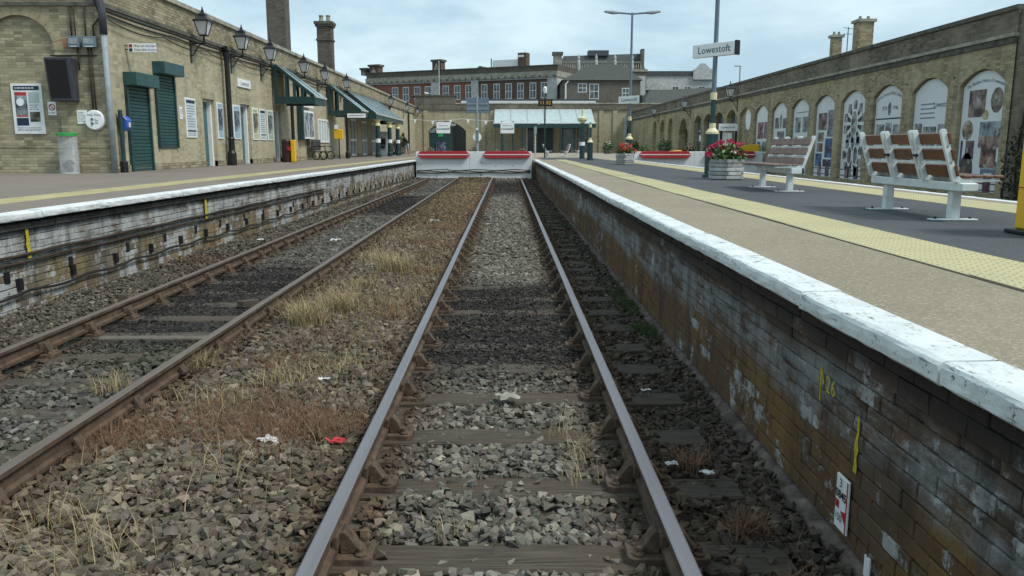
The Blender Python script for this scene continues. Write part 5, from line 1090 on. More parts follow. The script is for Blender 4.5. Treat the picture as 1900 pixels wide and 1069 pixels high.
# ================================================================ PLATFORM FURNITURE
M['bench_white'] = plain('bench_white_enamel', (.60, .65, .65), .4, .5, var=.15, scale=8)
M['slat_brown'] = plain('varnished_slat', (.14, .055, .021), .45, .4, var=.3, scale=6, world=False)
M['slat_grey'] = plain('weathered_slat', (.24, .17, .145), .7, .25, var=.3, scale=6, world=False)
def bench(label, slat):
    """faces +x; runs along +y from 0; z = 0 on the platform"""
    T = thing('platform_bench', label, 'bench', (0, 0, 0), 'three seat benches on the island platform')
    Lb = 1.86
    MB().box(-.10, .06, .0, Lb, .285, .365).build('beam', M['bench_white'], T, bevel=.006)
    MB().box(-.095, .055, -.035, -.001, .29, .36).build('beam_cap', M['bench_white'], T, bevel=.004)
    for yv in (.22, 1.58):
        g = MB().box(-.065, .025, yv - .045, yv + .045, .012, .2845).build('leg', M['bench_white'], T, bevel=.006)
        MB().box(-.24, .20, yv - .055, yv + .055, .0, .014).build('base_plate', M['bench_white'], g, bevel=.003)
        for q in (-.19, .15): MB().lathe([(.016, 0), (.016, .012), (.009, .02)], (q, yv, .014), 6).build('bolt', M['black'], g)
    bk = lambda s: (-.115 - .135 * s, .40 + .44 * s)            # back rest line
    for k in range(3):
        y0 = .05 + k * .605
        for ys in (y0, y0 + .53):
            f = MB()
            out_ = [(-.145, .37), (-.30, .835), (-.285, .86), (-.25, .86), (-.235, .83), (-.105, .435), (-.06, .405), (.30, .395), (.315, .375), (.05, .366), (-.10, .366)]
            f.prism(out_, lambda p, q, a: (p, a, q), ys, ys + .035); f.build('seat_frame', M['bench_white'], T, bevel=.004)
        for s in (.16, .50, .84):
            x_, z_ = bk(s); dx, dz = .135 * .115, .44 * .115
            nx_, nz_ = .032, .010
            MB().hexa([(x_ + dx + .006, y0 - .015, z_ - dz), (x_ + dx + nx_, y0 - .015, z_ - dz + nz_), (x_ + dx + nx_, y0 + .58, z_ - dz + nz_), (x_ + dx + .006, y0 + .58, z_ - dz), (x_ - dx + .006, y0 - .015, z_ + dz), (x_ - dx + nx_, y0 - .015, z_ + dz + nz_), (x_ - dx + nx_, y0 + .58, z_ + dz + nz_), (x_ - dx + .006, y0 + .58, z_ + dz)]).build('back_slat', M[slat], T, bevel=.005)
        for s in range(4): MB().box(-.05 + s * .098, .038 + s * .098, y0 - .015, y0 + .58, .408, .432).build('seat_slat', M[slat], T, bevel=.005)
        if k < 2: MB().box(-.26, -.19, y0 + .531, y0 + .603, .60, .625).build('connector', M['black'], T)
    for s in (.335, .67): x_, z_ = bk(s); MB().box(x_ - .028, x_ - .006, .05, 1.79, z_ - .012, z_ + .012).build('back_rail', M['bench_white'], T)
    return T
b1 = bench('white framed bench with shiny brown slats, nearest the camera on the island platform', 'slat_brown'); b1.location = (4.32, 7.56, PZ)
b2 = bench('white framed bench with greyish slats beside the near flower planter', 'slat_grey'); b2.location = (4.42, 14.35, PZ); b2.rotation_euler = (0, 0, math.pi)
# yellow bin at the right edge
T = thing('yellow_litter_bin', 'bright yellow bin on a black base at the right edge of the picture', 'bin', (4.44, 6.4, PZ))
MB().box(4.17, 4.84, 6.10, 6.62, PZ + .035, 1.72).build('body', M['yellow'], T, bevel=.015); MB().box(4.12, 4.89, 6.05, 6.67, PZ, PZ + .034).build('base', M['black'], T, bevel=.008)
MB().hexa([(4.18, 6.11, 1.722), (4.83, 6.11, 1.722), (4.83, 6.61, 1.722), (4.18, 6.61, 1.722), (4.21, 6.14, 1.93), (4.8, 6.14, 1.93), (4.8, 6.58, 1.93), (4.21, 6.58, 1.93)]).build('hood', M['yellow'], T, bevel=.01); MB().box(4.175, 4.208, 6.18, 6.54, 1.75, 1.88).build('opening', M['black'], T); MB().box(4.164, 4.17, 6.12, 6.60, 1.30, 1.305).build('door_seam', M['black'], T)
MB().box(4.29, 4.69, 6.092, 6.0985, 1.2, 1.6).build('label_panel', M['sign_white'], T)

# planters
M['plank'] = [plain('grey_plank_%d' % k, c_, .8, .2, var=.3, scale=7, bump=.4, bscale=40, world=False) for k, c_ in enumerate(((.34, .35, .335), (.29, .30, .29), (.42, .43, .42)))]
def planter(label, x, y, s=1.0, rot=.35):
    T = thing('wooden_planter', label, 'planter', (x, y, PZ), 'hexagonal plank planters')
    r_ = .37 * s; h_ = .083 * s
    for lay in range(5):
        for k in range(6):
            a0 = rot + k * math.pi / 3; a1 = a0 + math.pi / 3; p0 = Vector((math.cos(a0), math.sin(a0), 0)) * r_; p1 = Vector((math.cos(a1), math.sin(a1), 0)) * r_
            d = (p1 - p0).normalized(); nn = Vector((d.y, -d.x, 0)); ext = .035 if (lay + k) % 2 == 0 else -.02
            B = Basis(Vector((x, y, PZ)) + p0, d, nn); ln = (p1 - p0).length
            MB().wbox(B, -ext, ln + ext, .012 + lay * (h_ + .003), .002 + lay * (h_ + .003) + h_, -.018, .018 if (lay + k) % 2 else .026).build('plank', M['plank'][random.randrange(3)], T, bevel=.004)
    MB().lathe([(r_ * .86, 0), (r_ * .86, .36 * s)], (x, y, PZ + .01), 6, rot * 6 / (2 * math.pi)).build('soil', M['earth'], T)
    return PZ + .40 * s
t = NT('leaf', .55, .4); c = t.attr('col'); t.color(c); M['leaf'] = t.m
def leaf_cloud(n, cx, cy, cz, rx, ry, rz, size, c0, c1, hemi=True, seed=0):
    g = np.random.default_rng(seed); d = g.normal(size=(n, 3)); d /= np.linalg.norm(d, axis=1)[:, None]; rad = g.uniform(.25, 1, n) ** .6
    P = d * rad[:, None] * np.array([rx, ry, rz])
    if hemi: P[:, 2] = np.abs(P[:, 2])
    P += np.array([cx, cy, cz])
    a = g.normal(size=(n, 3)); a /= np.linalg.norm(a, axis=1)[:, None]; b = np.cross(a, g.normal(size=(n, 3))); b /= np.linalg.norm(b, axis=1)[:, None]
    s = g.uniform(.6, 1.3, n)[:, None] * size
    V = np.stack([P - a * s, P + b * s * .6, P + a * s, P - b * s * .6], 1).reshape(-1, 3); F = np.arange(4 * n).reshape(-1, 4)
    m_ = g.uniform(0, 1, n)[:, None]; C = np.array(c0) * (1 - m_) + np.array(c1) * m_
    return V, F, np.repeat(C, 4, 0)
def plant(name, label, cat, x, y, z, rx, rz, n, size, c0, c1, blooms=None, seed=0, group=None):
    T = thing(name, label, cat, (x, y, z), group)
    V, F, C = leaf_cloud(n, 0, 0, .02, rx, rx, rz, size, c0, c1, True, seed); np_mesh('foliage', V, F, M['leaf'], T, C)
    MB().tube([(x, y, z - .05), (x, y, z + rz * .6)], .012, 5).build('stem', M['leaf_stem'], T)
    if blooms:
        g = np.random.default_rng(seed + 1); nb, cols, br = blooms
        for k in range(nb):
            a = g.uniform(0, 6.28); q = g.uniform(0, 1.0) ** .6; px, py = q * 1.05 * rx * math.cos(a), q * rx * math.sin(a); pz = rz * math.sqrt(max(.1, 1 - q * q)) * g.uniform(.65, 1.3)
            cc_ = cols[k % len(cols)]; V, F, C = leaf_cloud(26, px, py, pz, br, br, br * .8, br * .42, tuple(v * .7 for v in cc_), cc_, False, seed * 31 + k); np_mesh('flower_head', V, F, M['leaf'], T, C)
    return T
M['leaf_stem'] = plain('plant_stem', (.05, .08, .03), .8, .2)
G0, G1 = (.030, .065, .018), (.11, .19, .055)
zt = planter('grey plank planter of red and pink flowers in front of the tall lamp post', 4.75, 17.7); plant('geranium', 'red and pink geranium in the planter nearest the benches', 'flowers', 4.75, 17.7, zt, .42, .36, 520, .05, G0, G1, (36, [(.62, .02, .10), (.70, .08, .16), (.55, .012, .03), (.62, .02, .08), (.75, .55, .50)], .062), 3)
zt = planter('grey plank planter of red flowers farther down the island platform', 4.62, 32.0); plant('geranium', 'red geranium in the farther plank planter', 'flowers', 4.62, 32.0, zt, .38, .34, 300, .055, G0, G1, (18, [(.60, .03, .03), (.66, .06, .04), (.5, .02, .02), (.7, .35, .3)], .085), 5)

# lamp posts
def lamp_post(label, x, y, top, sign, cas=.98, arms=True):
    T = thing('platform_lamp_post', label, 'lamp post', (x, y, PZ), 'green and cream platform lamp posts')
    MB().lathe([(.19, 0), (.19, .06), (.145, .08), (.145, cas)], (x, y, PZ), 14).build('base_casing', M['dkgreen'], T)
    MB().lathe([(.15, cas + .001), (.15, cas + .05), (.075, cas + .13), (.075, cas + .24)], (x, y, PZ), 14).build('cream_collar', M['cream'], T)
    MB().lathe([(.062, cas + .241), (.058, cas + .76)], (x, y, PZ), 12).build('lower_shaft', M['dkgreen'], T); MB().lathe([(.075, cas + .761), (.075, cas + .92)], (x, y, PZ), 12).build('cream_band', M['cream'], T); MB().lathe([(.056, cas + .921), (.042, top)], (x, y, PZ), 12).build('upper_shaft', M['blue_grey'], T)
    if arms:
        for s in (-1, 1): a_ = MB().tube([(x, y, PZ + top - .05), (x + s * .35, y, PZ + top - .02), (x + s * .6, y, PZ + top)], .035, 8).build('lamp_arm', M['blue_grey'], T); MB().tube([(x + s * .55, y, PZ + top), (x + s * .8, y, PZ + top + .01), (x + s * 1.12, y, PZ + top + .05)], [.05, .075, .04], 8).build('lamp_head', M['grey_metal'], a_)
    if sign:
        d_ = Vector((.62, -.785, 0)); B = Basis((x, y, 0), d_, (d_.y, -d_.x, 0)); zz = sign
        p_ = MB().wbox(B, -.60, .56, zz, zz + .29, -.065, .065).build('name_sign', M['sign_white'], T, bevel=.008); MB().wbox(B, .561, .60, zz - .01, zz + .30, -.07, .07).build('end_cap', M['black'], p_); lettering('sign_lettering', 'Lowestoft', .22, B, 0, zz + .145, M['navy'], p_, .069)
lamp_post('tall lamp post with a white name sign behind the near flower planter', 4.68, 18.75, 5.9, 3.62)
lamp_post('twin armed lamp post behind the farther red flower planter', 5.0, 33.6, 5.95, 3.35); lamp_post('short capped post standing left of the farther planter', 4.28, 42.3, 1.92, None, .9, False)
# welcome signs behind the buffers
def welcome(label, x, y, w_):
    T = thing('welcome_sign', label, 'sign', (x, y, PZ), 'welcome signs behind the buffer stop'); B = Basis((0, y, 0), (1, 0, 0), (0, -1, 0))
    for s in (-1, 1): MB().tube([(x + s * w_ * .42, y + .04, PZ), (x + s * w_ * .42, y + .04, 3.2)], .045, 8).build('post', M['dkgreen'], T)
    MB().wbox(B, x - w_ / 2, x + w_ / 2, 2.45, 3.14, -.01, .03).build('panel', M['sign_white'], T, bevel=.006); lettering('sign_lettering', 'Welcome to', .12, B, x, 2.93, M['navy'], T, .034); lettering('sign_lettering', 'Lowestoft', .19, B, x, 2.72, M['navy'], T, .034, bold=.004)
welcome('white welcome sign in front of the dark concourse archway', -4.02, 52.0, .86); welcome('white welcome sign below the broad glass canopy', 0.02, 52.0, .86)
# twin sign backs on a post with a white disc
T = thing('twin_sign_post', 'two blue grey sign backs on a post above a white disc', 'sign', (-1.72, 47.5, PZ)); B = Basis((0, 47.5, 0), (1, 0, 0), (0, -1, 0))
MB().tube([(-1.72, 47.5, PZ), (-1.72, 47.5, 4.5)], .07, 10).build('post', M['grey_metal'], T)
for a in (-2.33, -1.66):
    o = MB().wbox(B, a, a + .62, 3.52, 4.38, -.02, .03).build('sign_back', M['blue_grey'], T, bevel=.006)
    for v in (3.72, 4.0): MB().wbox(B, a + .02, a + .6, v, v + .05, .031, .06).build('stiffener', M['grey_metal'], o)
disc(B, -1.72, 2.17, .075, .25, .03, 'sign_white', T, 'white_disc', 20); MB().wbox(B, -1.80, -1.64, 1.95, 2.7, .109, .16).build('lamp_unit', M['blue_grey'], T); disc(B, -1.72, 2.62, .161, .07, .02, 'sign_white', T, 'lens', 12)
# departure indicator
T = thing('departure_indicator', 'small dark indicator with amber digits on a tall thin post', 'display', (2.3, 50, PZ)); B = Basis((0, 50, 0), (1, 0, 0), (0, -1, 0))
MB().tube([(2.3, 50.1, PZ), (2.3, 50.1, 5.2)], .045, 8).build('post', M['dkgreen'], T); MB().wbox(B, 1.88, 2.74, 4.02, 4.42, -.08, .08).build('case', M['black'], T, bevel=.01); lettering('digits', '11 02', .30, B, 2.31, 4.22, M['amber'], T, .084); MB().lathe([(.10, 0), (.12, .3), (.05, .4)], (2.3, 50.1, 4.8), 10).build('camera_dome', M['white'], T)
T = thing('blue_sign_post', 'slim grey post with a small blank plate by the buffer corner', 'sign', (1.62, 47.0, PZ)); MB().tube([(1.62, 47, PZ), (1.62, 47, 2.7)], .035, 8).build('post', M['lt_metal'], T); MB().box(1.54, 1.70, 46.93, 46.96, 2.35, 2.75).build('plate', M['grey_metal'], T)
# distant benches and bins on the concourse
for k, (x_, y_, rt, lb) in enumerate(((2.75, 55.0, 0.0, 'distant white framed bench facing the tracks below the glass canopy'), (4.0, 57.0, math.pi, 'distant white framed bench facing away beside the first one'), (5.6, 66.0, math.pi, 'farthest white framed bench near the canopy columns'))):
    o = dup(b1, (x_, y_, PZ), rt + math.pi / 2 * 0, lb); o['group'] = 'distant benches on the concourse'
T = thing('green_sign_post', 'dark green post with cream cap and white bands near the lamp post', 'post', (4.3, 47.0, PZ))
MB().lathe([(.15, 0), (.15, .9), (.11, .95), (.11, 2.0)], (4.3, 47, PZ), 12).build('shaft', M['dkgreen'], T); MB().lathe([(.16, .75), (.16, .95)], (4.3, 47, PZ), 12).build('white_band', M['sign_white'], T); MB().lathe([(.11, 2.001), (.28, 2.2), (.28, 2.3), (.06, 2.4), (.06, 2.8)], (4.3, 47, PZ), 12).build('cream_capital', M['cream'], T)
# white sign stand by the arched windows
T = thing('white_sign_stand', 'white name board over pale panels on dark posts by the arched windows', 'sign', (11.9, 46.5, PZ)); B = Basis((0, 46.5, 0), (1, 0, 0), (0, -1, 0))
for q in (12.05, 12.9): MB().wbox(B, q, q + .12, PZ, 2.95, -.05, .05).build('post', M['black'], T)
MB().wbox(B, 11.95, 13.0, 2.5, 2.9, .051, .09).build('name_board', M['sign_white'], T); lettering('sign_lettering', 'Lowestoft', .2, B, 12.47, 2.7, M['navy'], T, .095)
for k in range(3): MB().wbox(B, 11.9 + k * .29, 12.17 + k * .29, 1.3, 2.4, -.10, -.051).build('pale_panel', M['white'], T)
for lb, x_, y_, w_, z_ in (('yellow crate beyond the far red buffer beams', 9.6, 48.2, 1.2, 1.42), ('yellow sloping box lid just right of the near planter', 13.3, 45.9, 1.5, 1.75)):
    T = thing('yellow_box', lb, 'box', (x_, y_, PZ)); MB().hexa([(x_ - w_ / 2, y_ - .4, PZ), (x_ + w_ / 2, y_ - .4, PZ), (x_ + w_ / 2, y_ + .4, PZ), (x_ - w_ / 2, y_ + .4, PZ), (x_ - w_ / 2, y_ - .35, z_ - .12), (x_ + w_ / 2, y_ - .35, z_), (x_ + w_ / 2, y_ + .35, z_), (x_ - w_ / 2, y_ + .35, z_ - .12)]).build('tub', M['yellow'], T, bevel=.02); MB().box(x_ - w_ / 2 - .04, x_ + w_ / 2 + .04, y_ - .42, y_ + .42, PZ + .3, PZ + .34).build('rim', M['yellow'], T)
# flower tubs along the buffers and concourse
gi = 0
for x_, y_, s_, fl, lb in ((-4.5, 48.5, .30, (.60, .55, .5), 'leafy tub with white flowers at the left end of the buffer stop'), (-3.5, 48.3, .26, None, 'small green tub plant behind the left red beam'), (-1.95, 48.8, .32, (.4, .25, .2), 'bushy tub plant at the foot of the twin sign post'), (-.6, 48.6, .25, (.62, .6, .58), 'white flowered tub behind the right red beam, nearest the middle'), (.9, 48.7, .28, (.55, .3, .25), 'small flowering tub by the grey sign post'),
        (6.9, 47.5, .34, (.5, .5, .45), 'flowering tub near the farther planter'), (8.2, 49.0, .4, None, 'tall green tub plant behind the far buffer stop'), (10.8, 48.5, .42, (.45, .25, .22), 'bushy tub beside the yellow crate'), (12.1, 49.2, .4, None, 'green tub plant below the arched windows'), (9.8, 80, .6, (.6, .6, .5), 'shrub with pale flowers against the concourse wall'), (12.4, 80, .6, None, 'dark shrub beside the white surround of the far arch'), (-9.9, 76, .8, None, 'green bush at the foot of the left building beyond the person'), (11.5, 60, .6, None, 'green shrub before the wide archway')):
    T = thing('flower_tub', lb, 'plant', (x_, y_, PZ), 'tub plants around the concourse'); MB().lathe([(s_ * .55, 0), (s_ * .75, s_ * .9), (s_ * .8, s_ * .9)], (x_, y_, PZ), 10).build('tub', M['dark_stone'], T)
    V, F, C = leaf_cloud(160, 0, 0, s_ * .9, s_, s_, s_ * 1.2, s_ * .18, G0, (.10, .14, .05), True, 70 + gi); np_mesh('foliage', V, F, M['leaf'], T, C)
    if fl: V, F, C = leaf_cloud(60, 0, 0, s_ * 1.3, s_ * .9, s_ * .9, s_ * .9, s_ * .14, tuple(v * .8 for v in fl), fl, True, 90 + gi); np_mesh('blossom', V, F, M['leaf'], T, C)
    gi += 1
# bunting
T = thing('bunting', 'string of small white pennants across the concourse', 'bunting', (-5, 70, 3.9))
pts = [(-8.3 + 13 * k / 26, 70, 3.95 - .18 * math.sin(math.pi * ((k % 9) / 9))) for k in range(27)]; MB().tube(pts, .012, 4).build('cord', M['white'], T)
for k in range(1, 26, 3):
    x_, y_, z_ = pts[k]; MB().prism([(x_ - .13, z_ - .01), (x_ + .13, z_ - .01), (x_, z_ - .36)], lambda p, q, d: (p, d, q), 69.99, 70.0).build('pennant', M['sign_white'], T)
# creeper on the end of the right wall
V, F, C = leaf_cloud(420, 0, 0, -.5, .25, .5, 1.2, .06, (.025, .03, .018), (.07, .075, .04), False, 44)
cr_ = thing('creeper', 'dark ivy climbing the near end of the right wall behind the yellow bin', 'climbing plant', RB(-22.3, 1.5, .1)); np_mesh('foliage', V, F, M['leaf'], cr_, C); MB().tube([RB(-22.3, -.3, .0), RB(-22.4, 1.2, .02), RB(-22.2, 2.8, .03)], .03, 5).build('stem', M['rust_pipe'], cr_)
# gull
g_ = MB(); g_.lathe([(0, -.28), (.07, -.2), (.11, 0), (.09, .14), (.04, .22), (0, .26)], (0, 0, 0), 8); g_.v = [(x_ + 0, z_, y_ + .18 + (.10 if z_ > .15 else 0)) for x_, y_, z_ in g_.v]
gu = g_.build('gull', M['sign_white'], at=(0, 0, 0), smooth=True); gu.location = (-9.2, 94.6, 7.42); gu.rotation_euler = (0, 0, 1.3); tag(gu, 'white gull perched on the concourse parapet', 'gull')

# ================================================================ DETAILS ON THE PLATFORM WALLS
PWR = Basis((1.56, 0, 0), (0, -1, 0), (-1, 0, 0)); PWL = Basis((-5.49, 0, 0), (.0125, 1, 0), (1, -.0125, 0))
def wall_mark(name, label, b, m_, at): return tag(b.build(name, m_, at=at), label, 'marking')
def dab(B, u0, u1, v0, v1, n, seed, k=7):
    r_ = random.Random(seed); b = MB(); vs = []
    for i in range(k + 1): v = v0 + (v1 - v0) * i / k; vs += [B(u0 + r_.uniform(-.012, .008), v, n), B(u1 + r_.uniform(-.008, .012), v, n)]
    b.add(vs, [(2 * i, 2 * i + 1, 2 * i + 3, 2 * i + 2) for i in range(k)]); return b
wall_mark('yellow_paint_stripe', 'upright yellow paint stripe above the white plate on the right platform wall', dab(PWR, -3.425, -3.40, .19, .45, .006, 3), M['yellow_paint'], PWR(-3.42, .2, 0))
b = MB(); b.tube([PWR(-3.86, .38, .004), PWR(-3.86, .55, .004)], .004, 5); b.tube([PWR(-3.895, .48, .004), PWR(-3.86, .555, .004), PWR(-3.825, .48, .004)], .0045, 5); wall_mark('yellow_arrow', 'yellow painted arrow pointing up on the right platform wall', b, M['yellow_paint'], PWR(-3.86, .36, 0))
T = thing('yellow_numerals', 'yellow painted numerals beside the arrow on the right platform wall', 'marking', PWR(-3.70, .45, 0)); lettering('numerals', '26', .12, PWR, -3.73, .49, M['yellow_paint'], T, .009)
wall_mark('yellow_paint_stripe', 'nearer upright yellow paint stripe on the left platform wall', dab(PWL, 8.98, 9.04, .40, .76, .03, 5), M['yellow_paint'], PWL(9, .4, 0)); wall_mark('yellow_paint_stripe', 'farther upright yellow paint stripe on the left platform wall', dab(PWL, 14.2, 14.28, .36, .78, .03, 6), M['yellow_paint'], PWL(14.2, .4, 0))
T = thing('datum_plate', 'white rounded datum plate with black figures low on the right platform wall', 'sign', PWR(-3.490, -.12, 0))
MB().wbox(PWR, -3.560, -3.430, -.125, .135, .008, .02).build('plate', M['sign_white'], T, bevel=.003)
lettering('figures', '3', .06, PWR, -3.505, .10, M['black'], T, .024); lettering('figures', '0845', .058, PWR, -3.495, .045, M['black'], T, .024, bold=.001); lettering('figures', '150', .05, PWR, -3.510, -.065, M['black'], T, .024); flat(PWR, -3.550, -3.515, -.025, .012, .0205, 'red', T, 'red_square', .002)
MB().add([PWR(-3.495, -.03, .0225), PWR(-3.440, -.015, .0225), PWR(-3.440, -.075, .0225)], [(0, 1, 2)]).build('red_wedge', M['red'], T); flat(PWR, -3.440, -3.432, -.12, .13, .0205, 'red', T, 'red_edge', .002)
T = thing('small_tag', 'small white tag on a wire at the foot of the right platform wall', 'tag', PWR(-3.19, -.19, 0)); MB().wbox(PWR, -3.215, -3.165, -.19, -.095, .02, .026).build('plate', M['sign_white'], T); MB().tube([PWR(-3.22, -.05, .01), PWR(-3.20, -.06, .02), PWR(-3.19, -.10, .024)], .003, 5).build('wire', M['rust_pipe'], T); textlines(PWR, -3.21, -3.17, -.18, -.11, .0265, T, 4, 'black')
# conduits and cables on the left platform wall
for lb, z0, y1, rr in (('upper dark pipe along the left platform wall', .455, 23, .017), ('lower dark pipe along the left platform wall', .375, 23, .015)):
    tag(MB().tube([PWL(4 + (y1 - 4) * j / 40, z0 + .008 * math.sin(j * 1.7), .035) for j in range(41)], rr, 7).build('wall_pipe', M['rust_pipe'], at=PWL(4, z0, .03), smooth=True), lb, 'pipe', 'pipes on the left platform wall')
T = thing('slung_cable', 'sagging black cable on clips low along the left platform wall', 'cable', PWL(4, .05, .03)); MB().tube([PWL(4 + 39.3 * j / 160, .07 - .045 * abs(math.sin(j * .62)) + .012 * math.sin(j * .21), .05) for j in range(161)], .016, 6).build('cable', M['rubber'], T, smooth=True)
for k in range(34): yv = 6.6 + k * 1.08; MB().wbox(PWL, yv, yv + .07, .07, .20, -.01, .045).build('clip', M['black'], T)
r_ = random.Random(2)
T = thing('wall_vent_blocks', 'row of small dark hollow blocks along the left platform wall', 'vents', PWL(6, .15, 0))
for k in range(30): yv = 6.2 + k * 1.25 + r_.uniform(-.15, .15); MB().wbox(PWL, yv, yv + .10, .17, .30, -.03, .006).build('hollow_block', M['black'], T)

# ================================================================ WEEDS, DRY GRASS, LITTER
t = NT('blade', .8, .2); t.color(t.attr('col')); M['blade'] = t.m
def blades(tufts, seed):
    """tufts: (x, y, z, spread, count, length, c0, c1, lean)"""
    g = np.random.default_rng(seed); Vs, Fs, Cs, o = [], [], [], 0
    for (x, y, z, sp, n, ln, c0, c1, lean) in tufts:
        n = int(n * 2.6)
        bx, by = x + g.normal(0, sp, n), y + g.normal(0, sp, n); a = g.uniform(0, 6.28, n); le = ln * g.uniform(.45, 1.15, n); out_ = g.uniform(.1, 1.0, n) ** .7 * lean * 1.15; wd = g.uniform(.0010, .0024, n) * (1 + y * .07); n0 = n
        dx, dy = np.cos(a), np.sin(a); px, py = -dy * wd, dx * wd; rows = []
        for s in (0, .45, 1.0):
            h_ = le * (s - .35 * out_ * s * s); r2 = le * out_ * s * s * 1.1; w_ = 1 - s * .85
            cx_, cy_ = bx + dx * r2, by + dy * r2; rows += [np.stack([cx_ - px * w_, cy_ - py * w_, z + h_], 1), np.stack([cx_ + px * w_, cy_ + py * w_, z + h_], 1)]
        V = np.stack(rows, 1).reshape(-1, 3); F = (np.array([(0, 1, 3, 2), (2, 3, 5, 4)])[None] + (np.arange(n) * 6)[:, None, None] + o).reshape(-1, 4); m_ = g.uniform(0, 1, n)[:, None]; C = np.array(c0) * (1 - m_) + np.array(c1) * m_
        Vs.append(V); Fs.append(F); Cs.append(np.repeat(C, 6, 0)); o += len(V)
    return np.concatenate(Vs), np.concatenate(Fs), np.concatenate(Cs)
ST0, ST1 = (.20, .15, .075), (.46, .37, .20); RD0, RD1 = (.115, .062, .038), (.23, .14, .08); GN0, GN1 = (.03, .05, .018), (.08, .11, .035)
Z = -.185; tufts = []
for x, y, n, ln, sp in ((-2.05, 8.1, 230, .33, .09), (-1.85, 8.75, 200, .32, .10), (-1.62, 11.6, 190, .36, .12), (-1.95, 12.4, 130, .3, .12), (-1.9, 10.2, 80, .22, .15), (-1.4, 6.3, 36, .22, .10), (-1.75, 6.0, 60, .22, .12), (-1.95, 5.5, 50, .20, .14), (.42, 4.55, 15, .20, .05), (.40, 4.2, 10, .14, .06), (.30, 4.9, 8, .2, .05), (-2.55, 6.4, 60, .22, .07), (-2.1, 3.55, 40, .22, .12), (-1.75, 3.3, 26, .30, .10), (-1.5, 4.2, 14, .25, .18), (-.25, 3.6, 20, .08, .08), (-3.0, 5.9, 40, .2, .08)): tufts.append((x, y, Z, sp, n, ln, ST0, ST1, .8))
g = np.random.default_rng(12)
for k in range(300):
    y = 8.5 + 34 * g.uniform() ** 1.2; tufts.append((g.uniform(-2.45, -.92), y, Z, .16, 16, .13 + .06 * g.uniform(), (.16, .11, .055), (.34, .26, .14), .8))
for k in range(150): tufts.append((g.uniform(-2.4, -1.05), g.uniform(4.7, 10), Z, .12, 13, .11, (.17, .115, .055), (.36, .27, .14), 1.0))
for k in range(16): tufts.append((g.uniform(-2.4, -.9), g.uniform(3.0, 4.8), Z, .08, 3, .22, ST0, ST1, 1.2))
for k in range(14): tufts.append((g.uniform(-2.9, -1.9), g.uniform(3.0, 4.0), Z, .12, 12, .13, (.15, .12, .06), (.30, .24, .13), 1.0))
for k in range(26): tufts.append((CX2 + g.choice([-1, 1]) * g.uniform(.85, 1.1), g.uniform(5, 30), Z, .07, 10, .14, ST0, ST1, .8))
V, F, C = blades(tufts, 8); o = stuff(np_mesh('dry_grass', V, F, M['blade'], None, C)); o['label'] = 'straw coloured dry grass tufts growing between the tracks'; o['category'] = 'grass'
tufts = []
for x, y, n, sp in ((-1.85, 5.35, 420, .19), (-1.55, 4.85, 380, .16), (-2.35, 4.75, 260, .16), (-1.15, 5.0, 120, .1), (-1.95, 6.6, 150, .16), (-2.6, 3.5, 220, .2), (-1.3, 11.5, 120, .2), (-1.6, 15, 200, .3), (-1.5, 18, 200, .3), (-1.9, 13.2, 130, .25), (-1.5, 23, 160, .4), (1.15, 3.6, 50, .05), (1.2, 3.0, 60, .05), (1.05, 4.4, 40, .05), (-2.6, 7.0, 60, .08), (-2.1, 5.0, 200, .2), (-1.35, 5.2, 120, .15), (-1.7, 7.4, 160, .22), (-1.25, 8.4, 120, .2), (-2.05, 9.3, 120, .2)): tufts.append((x, y, Z, sp * 1.25, n * 2, 0.13 + .02 * (y > 10), RD0, RD1, 1.0))
V, F, C = blades(tufts, 9); o = stuff(np_mesh('dead_weeds', V, F, M['blade'], None, C)); o['label'] = 'reddish brown dead weeds on the ballast between the tracks'; o['category'] = 'weeds'
tufts = []
for k in range(16): tufts.append((1.40 + g.normal(0, .05), g.uniform(7, 11), -.22, .07, 40, .10, GN0, GN1, 1.0))
for k in range(26): tufts.append((1.05 + g.normal(0, .2), g.uniform(15, 24), -.23, .12, 30, .09, GN0, GN1, 1.0))
for k in range(26): tufts.append((g.uniform(-3.9, -2.8), g.uniform(4.0, 7.5), -.22, .07, 22, .045, GN0, GN1, 1.0))
for k in range(14): tufts.append((g.uniform(-2.9, -1.9), g.uniform(2.9, 4.2), -.22, .09, 26, .055, GN0, (.10, .12, .05), 1.0))
for k in range(12): tufts.append((g.uniform(-5.3, -4.6), g.uniform(6, 14), -.20, .1, 20, .05, GN0, GN1, 1.0))
V, F, C = blades(tufts, 10); o = stuff(np_mesh('green_weeds', V, F, M['blade'], None, C)); o['label'] = 'low green weeds along the wall foot and between sleepers'; o['category'] = 'weeds'
